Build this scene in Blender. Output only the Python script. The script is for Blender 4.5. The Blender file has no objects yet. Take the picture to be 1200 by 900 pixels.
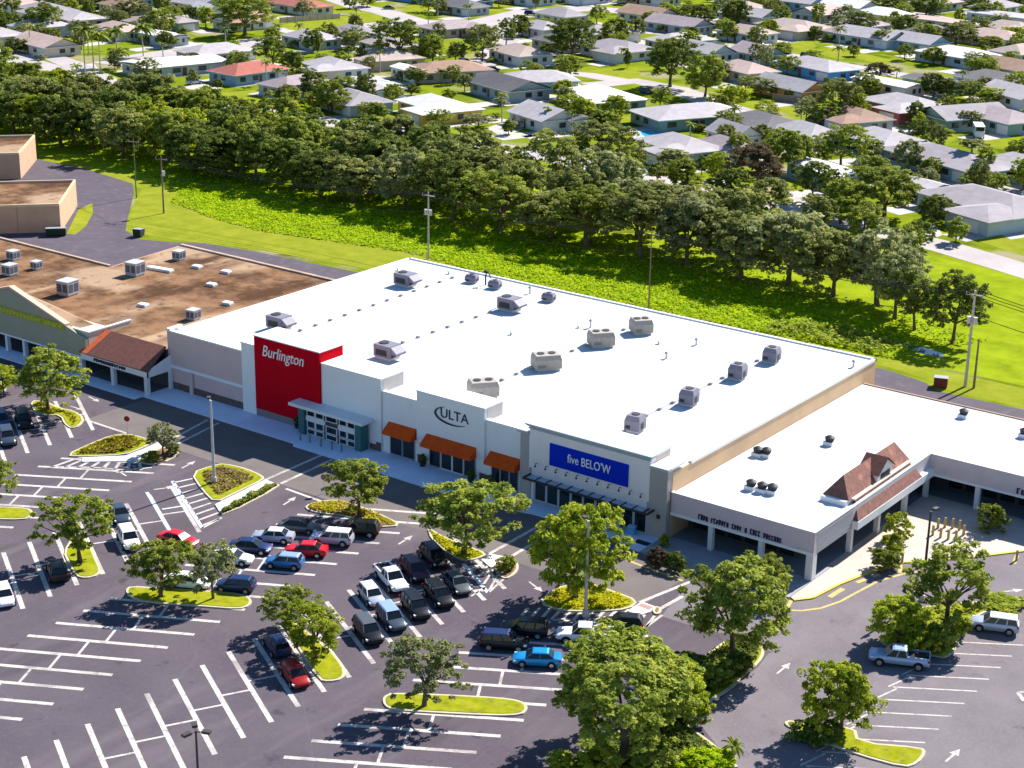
import bpy, math, random
import numpy as np
from mathutils import Vector, Matrix
random.seed(7)
PI = math.pi
SC = bpy.context.scene
COL = SC.collection

# ------------------------------------------------------------------ camera
F_PX, YAW, PITCH, ROLL, CAM_H = 2013.976, -0.63631213, 0.33357486, -0.01654637, 80.0
def cam_rows():
    cy, sy, cp, sp = math.cos(YAW), math.sin(YAW), math.cos(PITCH), math.sin(PITCH)
    Fw = np.array([sy*cp, cy*cp, -sp]); R = np.array([cy, -sy, 0.0]); D = np.cross(Fw, R)
    c, s = math.cos(ROLL), math.sin(ROLL)
    return np.array([c*R+s*D, -s*R+c*D, Fw])
CM = cam_rows()
def ray(x, y): return CM.T @ np.array([(x-600)/F_PX, (y-450)/F_PX, 1.0])
def G(x, y, z=0.0):
    """surveyed point of the photograph -> point of the place at height z"""
    d = ray(x, y); t = (z-CAM_H)/d[2]
    return (float(t*d[0]), float(t*d[1]), z)
def PX(p):
    v = CM @ (np.array(p, float)-np.array([0, 0, CAM_H]))
    return 600+F_PX*v[0]/v[2], 450+F_PX*v[1]/v[2], v[2]
def height_for(base, row):
    a, b = 0.0, 40.0
    for _ in range(30):
        m = (a+b)/2
        if PX((base[0], base[1], base[2]+m))[1] > row: a = m
        else: b = m
    return a
cd = bpy.data.cameras.new('camera'); cam = bpy.data.objects.new('camera', cd); COL.objects.link(cam)
cd.sensor_width = 36; cd.lens = F_PX/1200*36; cd.clip_start = 1; cd.clip_end = 6000
cam.matrix_world = Matrix(((CM[0][0], -CM[1][0], -CM[2][0], 0), (CM[0][1], -CM[1][1], -CM[2][1], 0),
                           (CM[0][2], -CM[1][2], -CM[2][2], CAM_H), (0, 0, 0, 1)))
SC.camera = cam

# ------------------------------------------------------------------ light
SUN_AZ_X, SUN_EL = 0.10, math.radians(40.5)
w = bpy.data.worlds.new('World'); SC.world = w; w.use_nodes = True
nt = w.node_tree; bg = nt.nodes['Background']
sky = nt.nodes.new('ShaderNodeTexSky'); sky.sky_type = 'NISHITA'; sky.sun_disc = False
sky.sun_elevation = SUN_EL; sky.sun_rotation = math.atan2(SUN_AZ_X, 1.0); sky.air_density = 1.0; sky.dust_density = 0.3; sky.ozone_density = 2.0
hsv = nt.nodes.new('ShaderNodeHueSaturation'); hsv.inputs['Saturation'].default_value = 1.22
nt.links.new(sky.outputs[0], hsv.inputs['Color']); nt.links.new(hsv.outputs[0], bg.inputs[0]); bg.inputs[1].default_value = 0.078
sl = bpy.data.lights.new('sun', 'SUN'); sl.energy = 5.0; sl.angle = math.radians(0.5); sl.color = (1.0, 0.955, 0.89)
so = bpy.data.objects.new('sun', sl); COL.objects.link(so)
sdir = Vector((SUN_AZ_X, 1.0, 0)).normalized()*math.cos(SUN_EL) + Vector((0, 0, math.sin(SUN_EL)))
so.rotation_euler = sdir.to_track_quat('Z', 'Y').to_euler(); so.location = (-100, 300, 300)
SC.view_settings.view_transform = 'Standard'; SC.view_settings.look = 'None'
SC.view_settings.exposure = 1.08; SC.view_settings.gamma = 1.0
SC.cycles.max_bounces = 8; SC.cycles.diffuse_bounces = 5; SC.cycles.glossy_bounces = 2; SC.cycles.transmission_bounces = 5
SC.cycles.transparent_max_bounces = 6; SC.cycles.use_denoising = True

# ------------------------------------------------------------------ materials
MATS = {}
def mat(name, col, rough=0.8, var=0.0, scale=1.0, metal=0.0, spec=0.3, col2=None, coords='Object', detail=6, sharp=(0.35, 0.65), bump=0.0):
    if name in MATS: return MATS[name]
    m = bpy.data.materials.new(name); m.use_nodes = True; MATS[name] = m
    t = m.node_tree; b = t.nodes['Principled BSDF']
    b.inputs['Base Color'].default_value = (*col, 1); b.inputs['Roughness'].default_value = rough
    b.inputs['Metallic'].default_value = metal; b.inputs['Specular IOR Level'].default_value = spec
    if var > 0 or col2:
        tc = t.nodes.new('ShaderNodeTexCoord'); n = t.nodes.new('ShaderNodeTexNoise'); r = t.nodes.new('ShaderNodeValToRGB')
        n.inputs['Scale'].default_value = scale; n.inputs['Detail'].default_value = detail; n.inputs['Roughness'].default_value = 0.65
        c2 = col2 if col2 else tuple(c*(1-var) for c in col); c1 = col if col2 else tuple(min(1, c*(1+var)) for c in col)
        r.color_ramp.elements[0].position = sharp[0]; r.color_ramp.elements[1].position = sharp[1]
        r.color_ramp.elements[0].color = (*c2, 1); r.color_ramp.elements[1].color = (*c1, 1)
        t.links.new(tc.outputs[coords], n.inputs['Vector']); t.links.new(n.outputs['Fac'], r.inputs['Fac']); t.links.new(r.outputs[0], b.inputs['Base Color'])
        if bump:
            bp = t.nodes.new('ShaderNodeBump'); bp.inputs['Strength'].default_value = bump; bp.inputs['Distance'].default_value = 0.1
            t.links.new(n.outputs['Fac'], bp.inputs['Height']); t.links.new(bp.outputs[0], b.inputs['Normal'])
    return m
def mix_noise(m, scale, c, lo, hi, fac=1.0, stretch=None, detail=5, seed=0.0):
    """lay a second, blotchy colour over a material's base colour (stains, worn patches)"""
    t = m.node_tree; b = t.nodes['Principled BSDF']
    tc = t.nodes.new('ShaderNodeTexCoord'); mp = t.nodes.new('ShaderNodeMapping'); n = t.nodes.new('ShaderNodeTexNoise'); r = t.nodes.new('ShaderNodeValToRGB')
    mx = t.nodes.new('ShaderNodeMix'); mx.data_type = 'RGBA'
    if stretch: mp.inputs['Scale'].default_value = stretch
    mp.inputs['Location'].default_value = (seed, seed*1.7, seed*0.3)
    n.inputs['Scale'].default_value = scale; n.inputs['Detail'].default_value = detail
    r.color_ramp.elements[0].position = lo; r.color_ramp.elements[1].position = hi
    r.color_ramp.elements[1].color = (fac, fac, fac, 1)
    src = b.inputs['Base Color'].links[0].from_socket if b.inputs['Base Color'].links else None
    t.links.new(tc.outputs['Object'], mp.inputs['Vector']); t.links.new(mp.outputs[0], n.inputs['Vector']); t.links.new(n.outputs['Fac'], r.inputs['Fac'])
    t.links.new(r.outputs[0], mx.inputs['Factor'])
    if src: t.links.new(src, mx.inputs[6])
    else: mx.inputs[6].default_value = b.inputs['Base Color'].default_value
    mx.inputs[7].default_value = (*c, 1)
    t.links.new(mx.outputs[2], b.inputs['Base Color'])
    return m

M_ground = mat('lawn_ground', (0.22, 0.26, 0.012), 0.95, col2=(0.11, 0.16, 0.010), scale=0.06, coords='Object', spec=0.0)
mix_noise(M_ground, 0.9, (0.20, 0.21, 0.03), 0.5, 0.75, 0.6)
mix_noise(M_ground, 0.05, (0.30, 0.25, 0.17), 0.55, 0.66, 0.85, seed=4)
mix_noise(M_ground, 0.11, (0.06, 0.09, 0.008), 0.56, 0.66, 0.8, seed=14)
M_lawn = mat('mown_lawn', (0.25, 0.27, 0.025), 0.95, col2=(0.17, 0.205, 0.015), scale=0.25, spec=0.0)
mix_noise(M_lawn, 1.6, (0.26, 0.25, 0.05), 0.52, 0.75, 0.6)
M_bank = mat('bank_grass', (0.26, 0.325, 0.012), 0.95, col2=(0.16, 0.22, 0.008), scale=0.22, spec=0.0)
mix_noise(M_bank, 0.9, (0.26, 0.26, 0.04), 0.5, 0.75, 0.6)
M_asphalt = mat('asphalt', (0.108, 0.090, 0.107), 0.95, col2=(0.085, 0.069, 0.085), scale=0.12, spec=0.05)
mix_noise(M_asphalt, 1.6, (0.115, 0.097, 0.110), 0.45, 0.8, 0.55)
mix_noise(M_asphalt, 0.35, (0.085, 0.075, 0.085), 0.6, 0.78, 0.6, stretch=(1.0, 0.35, 1), seed=3)
mix_noise(M_asphalt, 0.05, (0.117, 0.097, 0.108), 0.48, 0.66, 0.6, seed=9)
mix_noise(M_asphalt, 7.0, (0.20, 0.18, 0.19), 0.55, 0.8, 0.35, seed=2)
def cracks(m, scale, w, c, fac):
    t = m.node_tree; b = t.nodes['Principled BSDF']; tc = t.nodes.new('ShaderNodeTexCoord'); v = t.nodes.new('ShaderNodeTexVoronoi'); v.feature = 'DISTANCE_TO_EDGE'; v.inputs['Scale'].default_value = scale
    n = t.nodes.new('ShaderNodeTexNoise'); n.inputs['Scale'].default_value = .35; n.inputs['Detail'].default_value = 4
    a = t.nodes.new('ShaderNodeMix'); a.data_type = 'RGBA'; a.blend_type = 'LINEAR_LIGHT'; a.inputs['Factor'].default_value = 1.0
    sc = t.nodes.new('ShaderNodeVectorMath'); sc.operation = 'SCALE'; sc.inputs['Scale'].default_value = 2.2
    ad = t.nodes.new('ShaderNodeVectorMath'); ad.operation = 'ADD'
    t.links.new(tc.outputs['Object'], n.inputs['Vector']); t.links.new(n.outputs['Color'], sc.inputs[0]); t.links.new(sc.outputs[0], ad.inputs[0]); t.links.new(tc.outputs['Object'], ad.inputs[1]); t.links.new(ad.outputs[0], v.inputs['Vector'])
    t.nodes.remove(a)
    r = t.nodes.new('ShaderNodeValToRGB'); r.color_ramp.elements[0].position = 0; r.color_ramp.elements[1].position = w; r.color_ramp.elements[0].color = (fac, fac, fac, 1); r.color_ramp.elements[1].color = (0, 0, 0, 1)
    mx = t.nodes.new('ShaderNodeMix'); mx.data_type = 'RGBA'; mx.inputs[7].default_value = (*c, 1)
    src = b.inputs['Base Color'].links[0].from_socket
    t.links.new(v.outputs['Distance'], r.inputs['Fac']); t.links.new(r.outputs[0], mx.inputs['Factor']); t.links.new(src, mx.inputs[6]); t.links.new(mx.outputs[2], b.inputs['Base Color'])
mix_noise(M_asphalt, 0.10, (0.065, 0.055, 0.064), 0.60, 0.68, 0.5, stretch=(1.6, .5, 1), seed=21)
mix_noise(M_asphalt, 0.5, (0.05, 0.043, 0.05), 0.66, 0.74, 0.7, seed=31)
mix_noise(M_asphalt, 0.22, (0.155, 0.132, 0.142), 0.56, 0.7, 0.6, stretch=(1, .18, 1), seed=41)
cracks(M_asphalt, 0.06, 0.008, (0.16, 0.14, 0.15), .22)
M_lane = mat('worn_lane_asphalt', (0.16, 0.138, 0.13), 0.92, col2=(0.13, 0.11, 0.106), scale=0.25, spec=0.15)
mix_noise(M_lane, 2.2, (0.13, 0.115, 0.115), 0.6, 0.8, 0.5, stretch=(0.25, 1, 1))
M_pale_asph = mat('pale_drive_asphalt', (0.195, 0.17, 0.182), 0.95, col2=(0.155, 0.135, 0.147), scale=0.15, spec=0.05)
mix_noise(M_pale_asph, 0.5, (0.14, 0.12, 0.13), 0.6, 0.78, 0.6, stretch=(1, .3, 1), seed=3)
mix_noise(M_pale_asph, 3.5, (0.25, 0.225, 0.235), 0.5, 0.8, 0.5)
mix_noise(M_pale_asph, 0.4, (0.09, 0.075, 0.085), 0.64, 0.74, 0.6, seed=31)
cracks(M_pale_asph, 0.07, 0.008, (0.13, 0.11, 0.118), .3)
M_newasph = mat('dark_asphalt', (0.105, 0.085, 0.105), 0.92, col2=(0.085, 0.07, 0.088), scale=0.15, spec=0.15)
mix_noise(M_newasph, 0.6, (0.15, 0.135, 0.15), 0.55, 0.75, 0.6)
M_road = mat('pale_road', (0.42, 0.37, 0.365), 0.9, col2=(0.33, 0.295, 0.29), scale=0.1)
mix_noise(M_road, 1.2, (0.26, 0.235, 0.23), 0.55, 0.75, 0.5)
M_drive = mat('driveway_concrete', (0.5, 0.45, 0.41), 0.9, col2=(0.36, 0.33, 0.31), scale=0.2)
M_walk = mat('sidewalk_concrete', (0.62, 0.69, 0.82), 0.9, var=0.06, scale=0.5)
M_plaza = mat('plaza_concrete', (0.55, 0.45, 0.38), 0.9, col2=(0.45, 0.38, 0.33), scale=0.35)
M_kerb = mat('kerb_concrete', (0.56, 0.48, 0.30), 0.9, col2=(0.42, 0.38, 0.30), scale=0.8)
M_kerbY = mat('kerb_yellow', (0.62, 0.47, 0.03), 0.85, col2=(0.5, 0.40, 0.1), scale=1.2)
M_paint = mat('road_paint', (0.52, 0.475, 0.44), 0.9, col2=(0.30, 0.265, 0.26), scale=1.3, sharp=(0.34, 0.5), spec=0.05)
mix_noise(M_paint, 5.0, (0.17, 0.15, 0.155), 0.58, 0.72, 0.6)
mix_noise(M_paint, 0.25, (0.19, 0.165, 0.17), 0.56, 0.70, 0.6, seed=6)
M_paintY = mat('yellow_paint', (0.50, 0.38, 0.12), 0.85, col2=(0.30, 0.26, 0.16), scale=1.6, sharp=(0.3, 0.5))
M_paintB = mat('blue_white_paint', (0.50, 0.58, 0.68), 0.85, col2=(0.32, 0.36, 0.42), scale=1.6, sharp=(0.3, 0.5))
M_mulch = mat('mulch', (0.20, 0.12, 0.06), 0.95, var=0.35, scale=2.0)
M_igrass = mat('island_grass', (0.30, 0.31, 0.012), 0.95, col2=(0.19, 0.215, 0.008), scale=0.9, spec=0.0)
mix_noise(M_igrass, 2.0, (0.27, 0.23, 0.06), 0.5, 0.68, 0.65)
mix_noise(M_igrass, 0.8, (0.12, 0.14, 0.012), 0.55, 0.7, 0.7, seed=3)
M_water = mat('canal_water', (0.05, 0.10, 0.13), 0.08, spec=0.6)
M_pool = mat('pool_water', (0.02, 0.42, 0.62), 0.1, spec=0.5)
M_roofw = mat('white_membrane', (0.62, 0.62, 0.62), 0.85, col2=(0.56, 0.56, 0.565), scale=0.15)
mix_noise(M_roofw, 0.5, (0.36, 0.355, 0.35), 0.60, 0.74, 0.7, stretch=(1, 0.12, 1))
mix_noise(M_roofw, 0.9, (0.36, 0.35, 0.34), 0.62, 0.8, 0.7, stretch=(1, .5, 1), seed=12)
mix_noise(M_roofw, 0.12, (0.40, 0.395, 0.38), 0.58, 0.72, 0.6, stretch=(.4, 1, 1), seed=17)
M_coping = mat('white_coping', (0.80, 0.80, 0.80), 0.6)
M_tan = mat('tan_stucco', (0.64, 0.46, 0.43), 0.9, var=0.04, scale=0.3)
M_tanor = mat('orange_tan_stucco', (0.62, 0.42, 0.25), 0.9, var=0.06, scale=0.3)
M_brick = mat('dark_brick_base', (0.13, 0.09, 0.08), 0.9, var=0.3, scale=3)
M_white = mat('white_stucco', (0.80, 0.79, 0.78), 0.88, var=0.03, scale=0.4)
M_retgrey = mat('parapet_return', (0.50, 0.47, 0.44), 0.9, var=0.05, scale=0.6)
M_red = mat('red_panel', (0.52, 0.002, 0.012), 0.85, var=0.04, scale=0.2, spec=0.05)
M_sign = mat('sign_white', (0.85, 0.85, 0.83), 0.4)
M_signdark = mat('sign_dark', (0.02, 0.02, 0.07), 0.4)
M_signblue = mat('sign_blue', (0.004, 0.03, 0.50), 0.8, spec=0.05)
M_signol = mat('sign_olive', (0.36, 0.36, 0.02), 0.6, var=0.2, scale=1)
M_navy = mat('logo_navy', (0.015, 0.02, 0.09), 0.4)
M_awning = mat('orange_awning', (0.66, 0.085, 0.014), 0.9, var=0.10, scale=1.2, spec=0.05)
M_glass = mat('shop_glass', (0.012, 0.018, 0.02), 0.06, spec=0.6)
M_glassb = mat('far_window_glass', (0.03, 0.045, 0.06), 0.12, spec=0.5)
M_teal = mat('teal_column', (0.04, 0.14, 0.15), 0.5)
M_frame = mat('white_frame', (0.72, 0.72, 0.72), 0.5)
M_greywall = mat('grey_stucco', (0.84, 0.75, 0.75), 0.9, var=0.04, scale=0.4)
M_pilast = mat('grey_pilaster', (0.42, 0.37, 0.34), 0.9, var=0.04, scale=0.4)
M_cornice = mat('blue_grey_cornice', (0.40, 0.44, 0.50), 0.7)
M_canopy = mat('black_canopy', (0.03, 0.035, 0.04), 0.5)
M_fascia = mat('lilac_grey_fascia', (0.66, 0.52, 0.54), 0.9, var=0.04, scale=0.5)
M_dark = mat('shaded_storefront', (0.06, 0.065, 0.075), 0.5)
M_column = mat('white_column', (0.68, 0.68, 0.70), 0.8)
M_tile = mat('brown_tile', (0.26, 0.115, 0.085), 0.85, col2=(0.15, 0.07, 0.058), scale=2.2)
mix_noise(M_tile, 0.7, (0.42, 0.17, 0.11), 0.58, 0.72, 0.8)
M_tile2 = mat('red_brown_tile', (0.22, 0.08, 0.055), 0.85, col2=(0.14, 0.06, 0.05), scale=1.8)
M_tileor = mat('new_orange_tile', (0.62, 0.13, 0.045), 0.8, var=0.2, scale=2)
M_gravel = mat('brown_gravel_roof', (0.24, 0.135, 0.075), 0.95, col2=(0.080, 0.042, 0.024), scale=0.13, detail=8, sharp=(0.42, 0.58), spec=0.02)
mix_noise(M_gravel, 0.22, (0.40, 0.27, 0.18), 0.57, 0.66, 0.9, stretch=(1, 0.16, 1), seed=5)
mix_noise(M_gravel, 0.28, (0.11, 0.06, 0.038), 0.54, 0.7, 0.8, stretch=(0.5, 1.3, 1), seed=8)
mix_noise(M_gravel, 0.085, (0.40, 0.275, 0.18), 0.52, 0.60, 0.8, stretch=(.8, .5, 1), seed=33)
mix_noise(M_gravel, 0.6, (0.10, 0.055, 0.032), 0.58, 0.68, 0.7, seed=38)
M_gable = mat('khaki_stucco', (0.36, 0.33, 0.24), 0.9, var=0.05, scale=0.4)
M_bldtan = mat('tan_block_wall', (0.48, 0.32, 0.21), 0.9, var=0.08, scale=0.3)
M_hvac = mat('hvac_grey', (0.19, 0.18, 0.225), 0.6, var=0.06, scale=2)
M_hvact = mat('hvac_tan', (0.34, 0.305, 0.265), 0.65, var=0.08, scale=2)
M_hvacd = mat('hvac_dark', (0.03, 0.03, 0.035), 0.6)
M_galv = mat('galvanised', (0.52, 0.52, 0.53), 0.5, metal=0.3)
M_conc = mat('pole_concrete', (0.50, 0.46, 0.44), 0.85, var=0.08, scale=2)
M_wood = mat('pole_wood', (0.22, 0.17, 0.13), 0.9, var=0.2, scale=3)
M_dkpole = mat('bronze_pole', (0.06, 0.05, 0.045), 0.5)
M_yellow = mat('yellow_post', (0.42, 0.31, 0.12), 0.8)
M_wire = mat('wire_black', (0.03, 0.03, 0.03), 0.6)
M_stop = mat('sign_red', (0.25, 0.01, 0.01), 0.5)
M_trunk = mat('bark', (0.11, 0.085, 0.06), 0.95, var=0.3, scale=3)
M_ptrunk = mat('palm_bark', (0.40, 0.36, 0.31), 0.9, var=0.15, scale=2)
M_tyre = mat('tyre_rubber', (0.012, 0.012, 0.013), 0.85)
M_rim = mat('wheel_rim', (0.45, 0.45, 0.47), 0.3, metal=0.7)
M_cglass = mat('car_glass', (0.008, 0.011, 0.015), 0.12, spec=0.4)
M_hlamp = mat('headlamp', (0.75, 0.78, 0.8), 0.15, spec=0.7)
M_tlamp = mat('tail_lamp', (0.35, 0.01, 0.01), 0.25)
M_bin = mat('light_blue_plastic', (0.12, 0.35, 0.62), 0.5)

def leaf_mat(name, c1, c2, trans=0.46):
    m = bpy.data.materials.new(name); m.use_nodes = True; MATS[name] = m
    t = m.node_tree; b = t.nodes['Principled BSDF']; out = t.nodes['Material Output']
    b.inputs['Roughness'].default_value = 0.7; b.inputs['Specular IOR Level'].default_value = 0.06
    at = t.nodes.new('ShaderNodeAttribute'); at.attribute_name = 'tint'
    oi = t.nodes.new('ShaderNodeObjectInfo')
    mx = t.nodes.new('ShaderNodeMix'); mx.data_type = 'RGBA'
    mx.inputs[6].default_value = (*c1, 1); mx.inputs[7].default_value = (*c2, 1)
    t.links.new(at.outputs['Fac'], mx.inputs['Factor'])
    hs = t.nodes.new('ShaderNodeHueSaturation')
    mr = t.nodes.new('ShaderNodeMapRange'); mr.inputs['To Min'].default_value = 0.82; mr.inputs['To Max'].default_value = 1.2
    t.links.new(oi.outputs['Random'], mr.inputs['Value']); t.links.new(mr.outputs[0], hs.inputs['Value'])
    t.links.new(mx.outputs[2], hs.inputs['Color'])
    t.links.new(hs.outputs[0], b.inputs['Base Color'])
    tr = t.nodes.new('ShaderNodeBsdfTranslucent'); t.links.new(hs.outputs[0], tr.inputs['Color'])
    ms = t.nodes.new('ShaderNodeMixShader'); ms.inputs[0].default_value = trans
    t.links.new(b.outputs[0], ms.inputs[1]); t.links.new(tr.outputs[0], ms.inputs[2]); t.links.new(ms.outputs[0], out.inputs[0])
    return m
L_lime = leaf_mat('leaf_lime', (0.2, 0.27, 0.014), (0.5, 0.52, 0.05))
L_mid = leaf_mat('leaf_mid', (0.15, 0.2, 0.022), (0.43, 0.46, 0.075))
L_olive = leaf_mat('leaf_olive', (0.15, 0.175, 0.04), (0.4, 0.41, 0.12))
L_dark = leaf_mat('leaf_dark', (0.085, 0.125, 0.02), (0.27, 0.31, 0.06))
L_grey = leaf_mat('leaf_grey_green', (0.2, 0.225, 0.075), (0.46, 0.47, 0.21))
L_brown = leaf_mat('leaf_brown', (0.07, 0.055, 0.03), (0.17, 0.12, 0.06))
L_canal = leaf_mat('leaf_canal_bank', (0.24, 0.38, 0.003), (0.48, 0.58, 0.006))
L_yellow = leaf_mat('leaf_yellow', (0.4, 0.38, 0.006), (0.62, 0.55, 0.01))
L_bedo = leaf_mat('leaf_bed_brown', (0.16, 0.10, 0.012), (0.30, 0.26, 0.02))

# ------------------------------------------------------------------ mesh helpers
class MB:
    def __init__(s): s.v, s.f, s.m, s.mi = [], [], [], 0
    def add(s, vs, fs):
        o = len(s.v); s.v += [tuple(map(float, p)) for p in vs]
        for f in fs: s.f.append(tuple(i+o for i in f)); s.m.append(s.mi)
        return s
    def box(s, x0, x1, y0, y1, z0, z1):
        return s.add([(x0, y0, z0), (x1, y0, z0), (x1, y1, z0), (x0, y1, z0), (x0, y0, z1), (x1, y0, z1), (x1, y1, z1), (x0, y1, z1)],
                     [(0, 3, 2, 1), (4, 5, 6, 7), (0, 1, 5, 4), (1, 2, 6, 5), (2, 3, 7, 6), (3, 0, 4, 7)])
    def prism(s, pts, z0, z1, sides=True):
        pts = ccw(pts); n = len(pts)
        s.add([(p[0], p[1], z0) for p in pts]+[(p[0], p[1], z1) for p in pts],
              [tuple(range(n, 2*n))] + ([(i, (i+1) % n, n+(i+1) % n, n+i) for i in range(n)] if sides else []))
        return s
    def sheet(s, pts, z):
        pts = ccw(pts); return s.add([(p[0], p[1], z) for p in pts], [tuple(range(len(pts)))])
    def poly(s, pts): return s.add(pts, [tuple(range(len(pts)))])
    def cyl(s, c, r0, r1, z0, z1, n=12, cap=True):
        vs = [(c[0]+r*math.cos(2*PI*i/n), c[1]+r*math.sin(2*PI*i/n), z) for r, z in ((r0, z0), (r1, z1)) for i in range(n)]
        fs = [(i, (i+1) % n, n+(i+1) % n, n+i) for i in range(n)]
        if cap: fs += [tuple(range(n, 2*n)), tuple(range(n-1, -1, -1))]
        return s.add(vs, fs)
    def tube(s, pts, radii, n=8):
        pts = [np.array(p, float) for p in pts]; vs = []
        for i, p in enumerate(pts):
            d = pts[min(i+1, len(pts)-1)]-pts[max(i-1, 0)]; d /= (np.linalg.norm(d)+1e-9)
            a = np.cross(d, [0, 0, 1.0]) if abs(d[2]) < 0.9 else np.cross(d, [1.0, 0, 0]); a /= np.linalg.norm(a); b = np.cross(d, a)
            r = radii[i] if isinstance(radii, (list, tuple)) else radii
            for k in range(n):
                t = 2*PI*k/n; vs.append(tuple(p+r*(math.cos(t)*a+math.sin(t)*b)))
        fs = []
        for i in range(len(pts)-1):
            for k in range(n): fs.append((i*n+k, i*n+(k+1) % n, (i+1)*n+(k+1) % n, (i+1)*n+k))
        fs += [tuple(range(n-1, -1, -1)), tuple(range((len(pts)-1)*n, len(pts)*n))]
        return s.add(vs, fs)
    def ball(s, c, rx, ry, rz, n=8, m=6):
        vs = [(c[0], c[1], c[2]-rz)]
        for j in range(1, m):
            t = PI*j/m-PI/2
            vs += [(c[0]+rx*math.cos(t)*math.cos(2*PI*i/n), c[1]+ry*math.cos(t)*math.sin(2*PI*i/n), c[2]+rz*math.sin(t)) for i in range(n)]
        vs.append((c[0], c[1], c[2]+rz)); fs = []
        for i in range(n): fs.append((0, 1+(i+1) % n, 1+i)); fs.append((len(vs)-1, 1+(m-2)*n+i, 1+(m-2)*n+(i+1) % n))
        for j in range(m-2):
            for i in range(n): fs.append((1+j*n+i, 1+j*n+(i+1) % n, 1+(j+1)*n+(i+1) % n, 1+(j+1)*n+i))
        return s.add(vs, fs)
    def build(s, name, mats, parent=None, origin=(0, 0, 0), smooth=False, recalc=False):
        me = bpy.data.meshes.new(name)
        me.from_pydata([(x-origin[0], y-origin[1], z-origin[2]) for x, y, z in s.v], [], s.f)
        for m in (mats if isinstance(mats, (list, tuple)) else [mats]): me.materials.append(m)
        me.polygons.foreach_set('material_index', s.m)
        if smooth: me.polygons.foreach_set('use_smooth', [True]*len(s.f))
        me.update()
        o = bpy.data.objects.new(name, me); COL.objects.link(o)
        if parent: o.parent = parent
        elif origin != (0, 0, 0): o.location = origin
        return o
def ccw(pts):
    a = sum(pts[i][0]*pts[(i+1) % len(pts)][1]-pts[(i+1) % len(pts)][0]*pts[i][1] for i in range(len(pts)))
    return list(pts) if a > 0 else list(pts)[::-1]
def inset(pts, d):
    pts = ccw([(p[0], p[1]) for p in pts]); n = len(pts); out = []
    for i in range(n):
        a, b, c = np.array(pts[i-1]), np.array(pts[i]), np.array(pts[(i+1) % n])
        u = (b-a)/(np.linalg.norm(b-a)+1e-9); v = (c-b)/(np.linalg.norm(c-b)+1e-9)
        n1 = np.array([-u[1], u[0]]); n2 = np.array([-v[1], v[0]]); k = n1+n2; k = k/(max(0.6, 1+float(n1@n2)))
        out.append(tuple(b+k*d))
    return out
def gp(pxs): return [G(*p)[:2] for p in pxs]
def smoothpoly(pts, it=2):
    for _ in range(it):
        q = []
        for i in range(len(pts)):
            a, b = np.array(pts[i]), np.array(pts[(i+1) % len(pts)])
            q += [tuple(a*.75+b*.25), tuple(a*.25+b*.75)]
        pts = q
    return pts
def thing(name, label, cat, loc=(0, 0, 0), rz=0.0, group=None):
    o = bpy.data.objects.new(name, None); COL.objects.link(o); o.location = loc; o.rotation_euler = (0, 0, rz); o.empty_display_size = 0.3
    return tag(o, label, cat, group)
def tag(o, label, cat, group=None):
    if len(label.split()) > 16: print('LONG', label)
    o['label'] = label; o['category'] = cat
    if group: o['group'] = group
    return o
def struct(o): o['kind'] = 'structure'; return o
def dup(root, loc, rz, label, group=None, scale=None, recolor=None, cat=None):
    r = root.copy(); COL.objects.link(r); r.location = loc; r.rotation_euler = (0, 0, rz); r['label'] = label
    if group: r['group'] = group
    elif 'group' in r: del r['group']
    if scale: r.scale = scale
    for ch in list(root.children):
        c = ch.copy(); COL.objects.link(c); c.parent = r
        if recolor and c.name.split('.')[0] in recolor: slot(c, recolor[c.name.split('.')[0]])
        for g in list(ch.children):
            d = g.copy(); COL.objects.link(d); d.parent = c
            if recolor and d.name.split('.')[0] in recolor: slot(d, recolor[d.name.split('.')[0]])
    return r
def slot(o, m):
    o.material_slots[0].link = 'OBJECT'; o.material_slots[0].material = m
HIDE = []
def proto_remove(root):
    for ch in list(root.children):
        for g in list(ch.children): bpy.data.objects.remove(g)
        bpy.data.objects.remove(ch)
    bpy.data.objects.remove(root)
ORD = ['first', 'second', 'third', 'fourth', 'fifth', 'sixth', 'seventh', 'eighth', 'ninth', 'tenth', 'eleventh', 'twelfth', 'thirteenth', 'fourteenth', 'fifteenth', 'sixteenth', 'seventeenth', 'eighteenth', 'nineteenth', 'twentieth',
       'twenty-first', 'twenty-second', 'twenty-third', 'twenty-fourth', 'twenty-fifth', 'twenty-sixth', 'twenty-seventh', 'twenty-eighth', 'twenty-ninth', 'thirtieth', 'thirty-first', 'thirty-second', 'thirty-third', 'thirty-fourth', 'thirty-fifth', 'thirty-sixth', 'thirty-seventh', 'thirty-eighth', 'thirty-ninth', 'fortieth']
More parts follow.
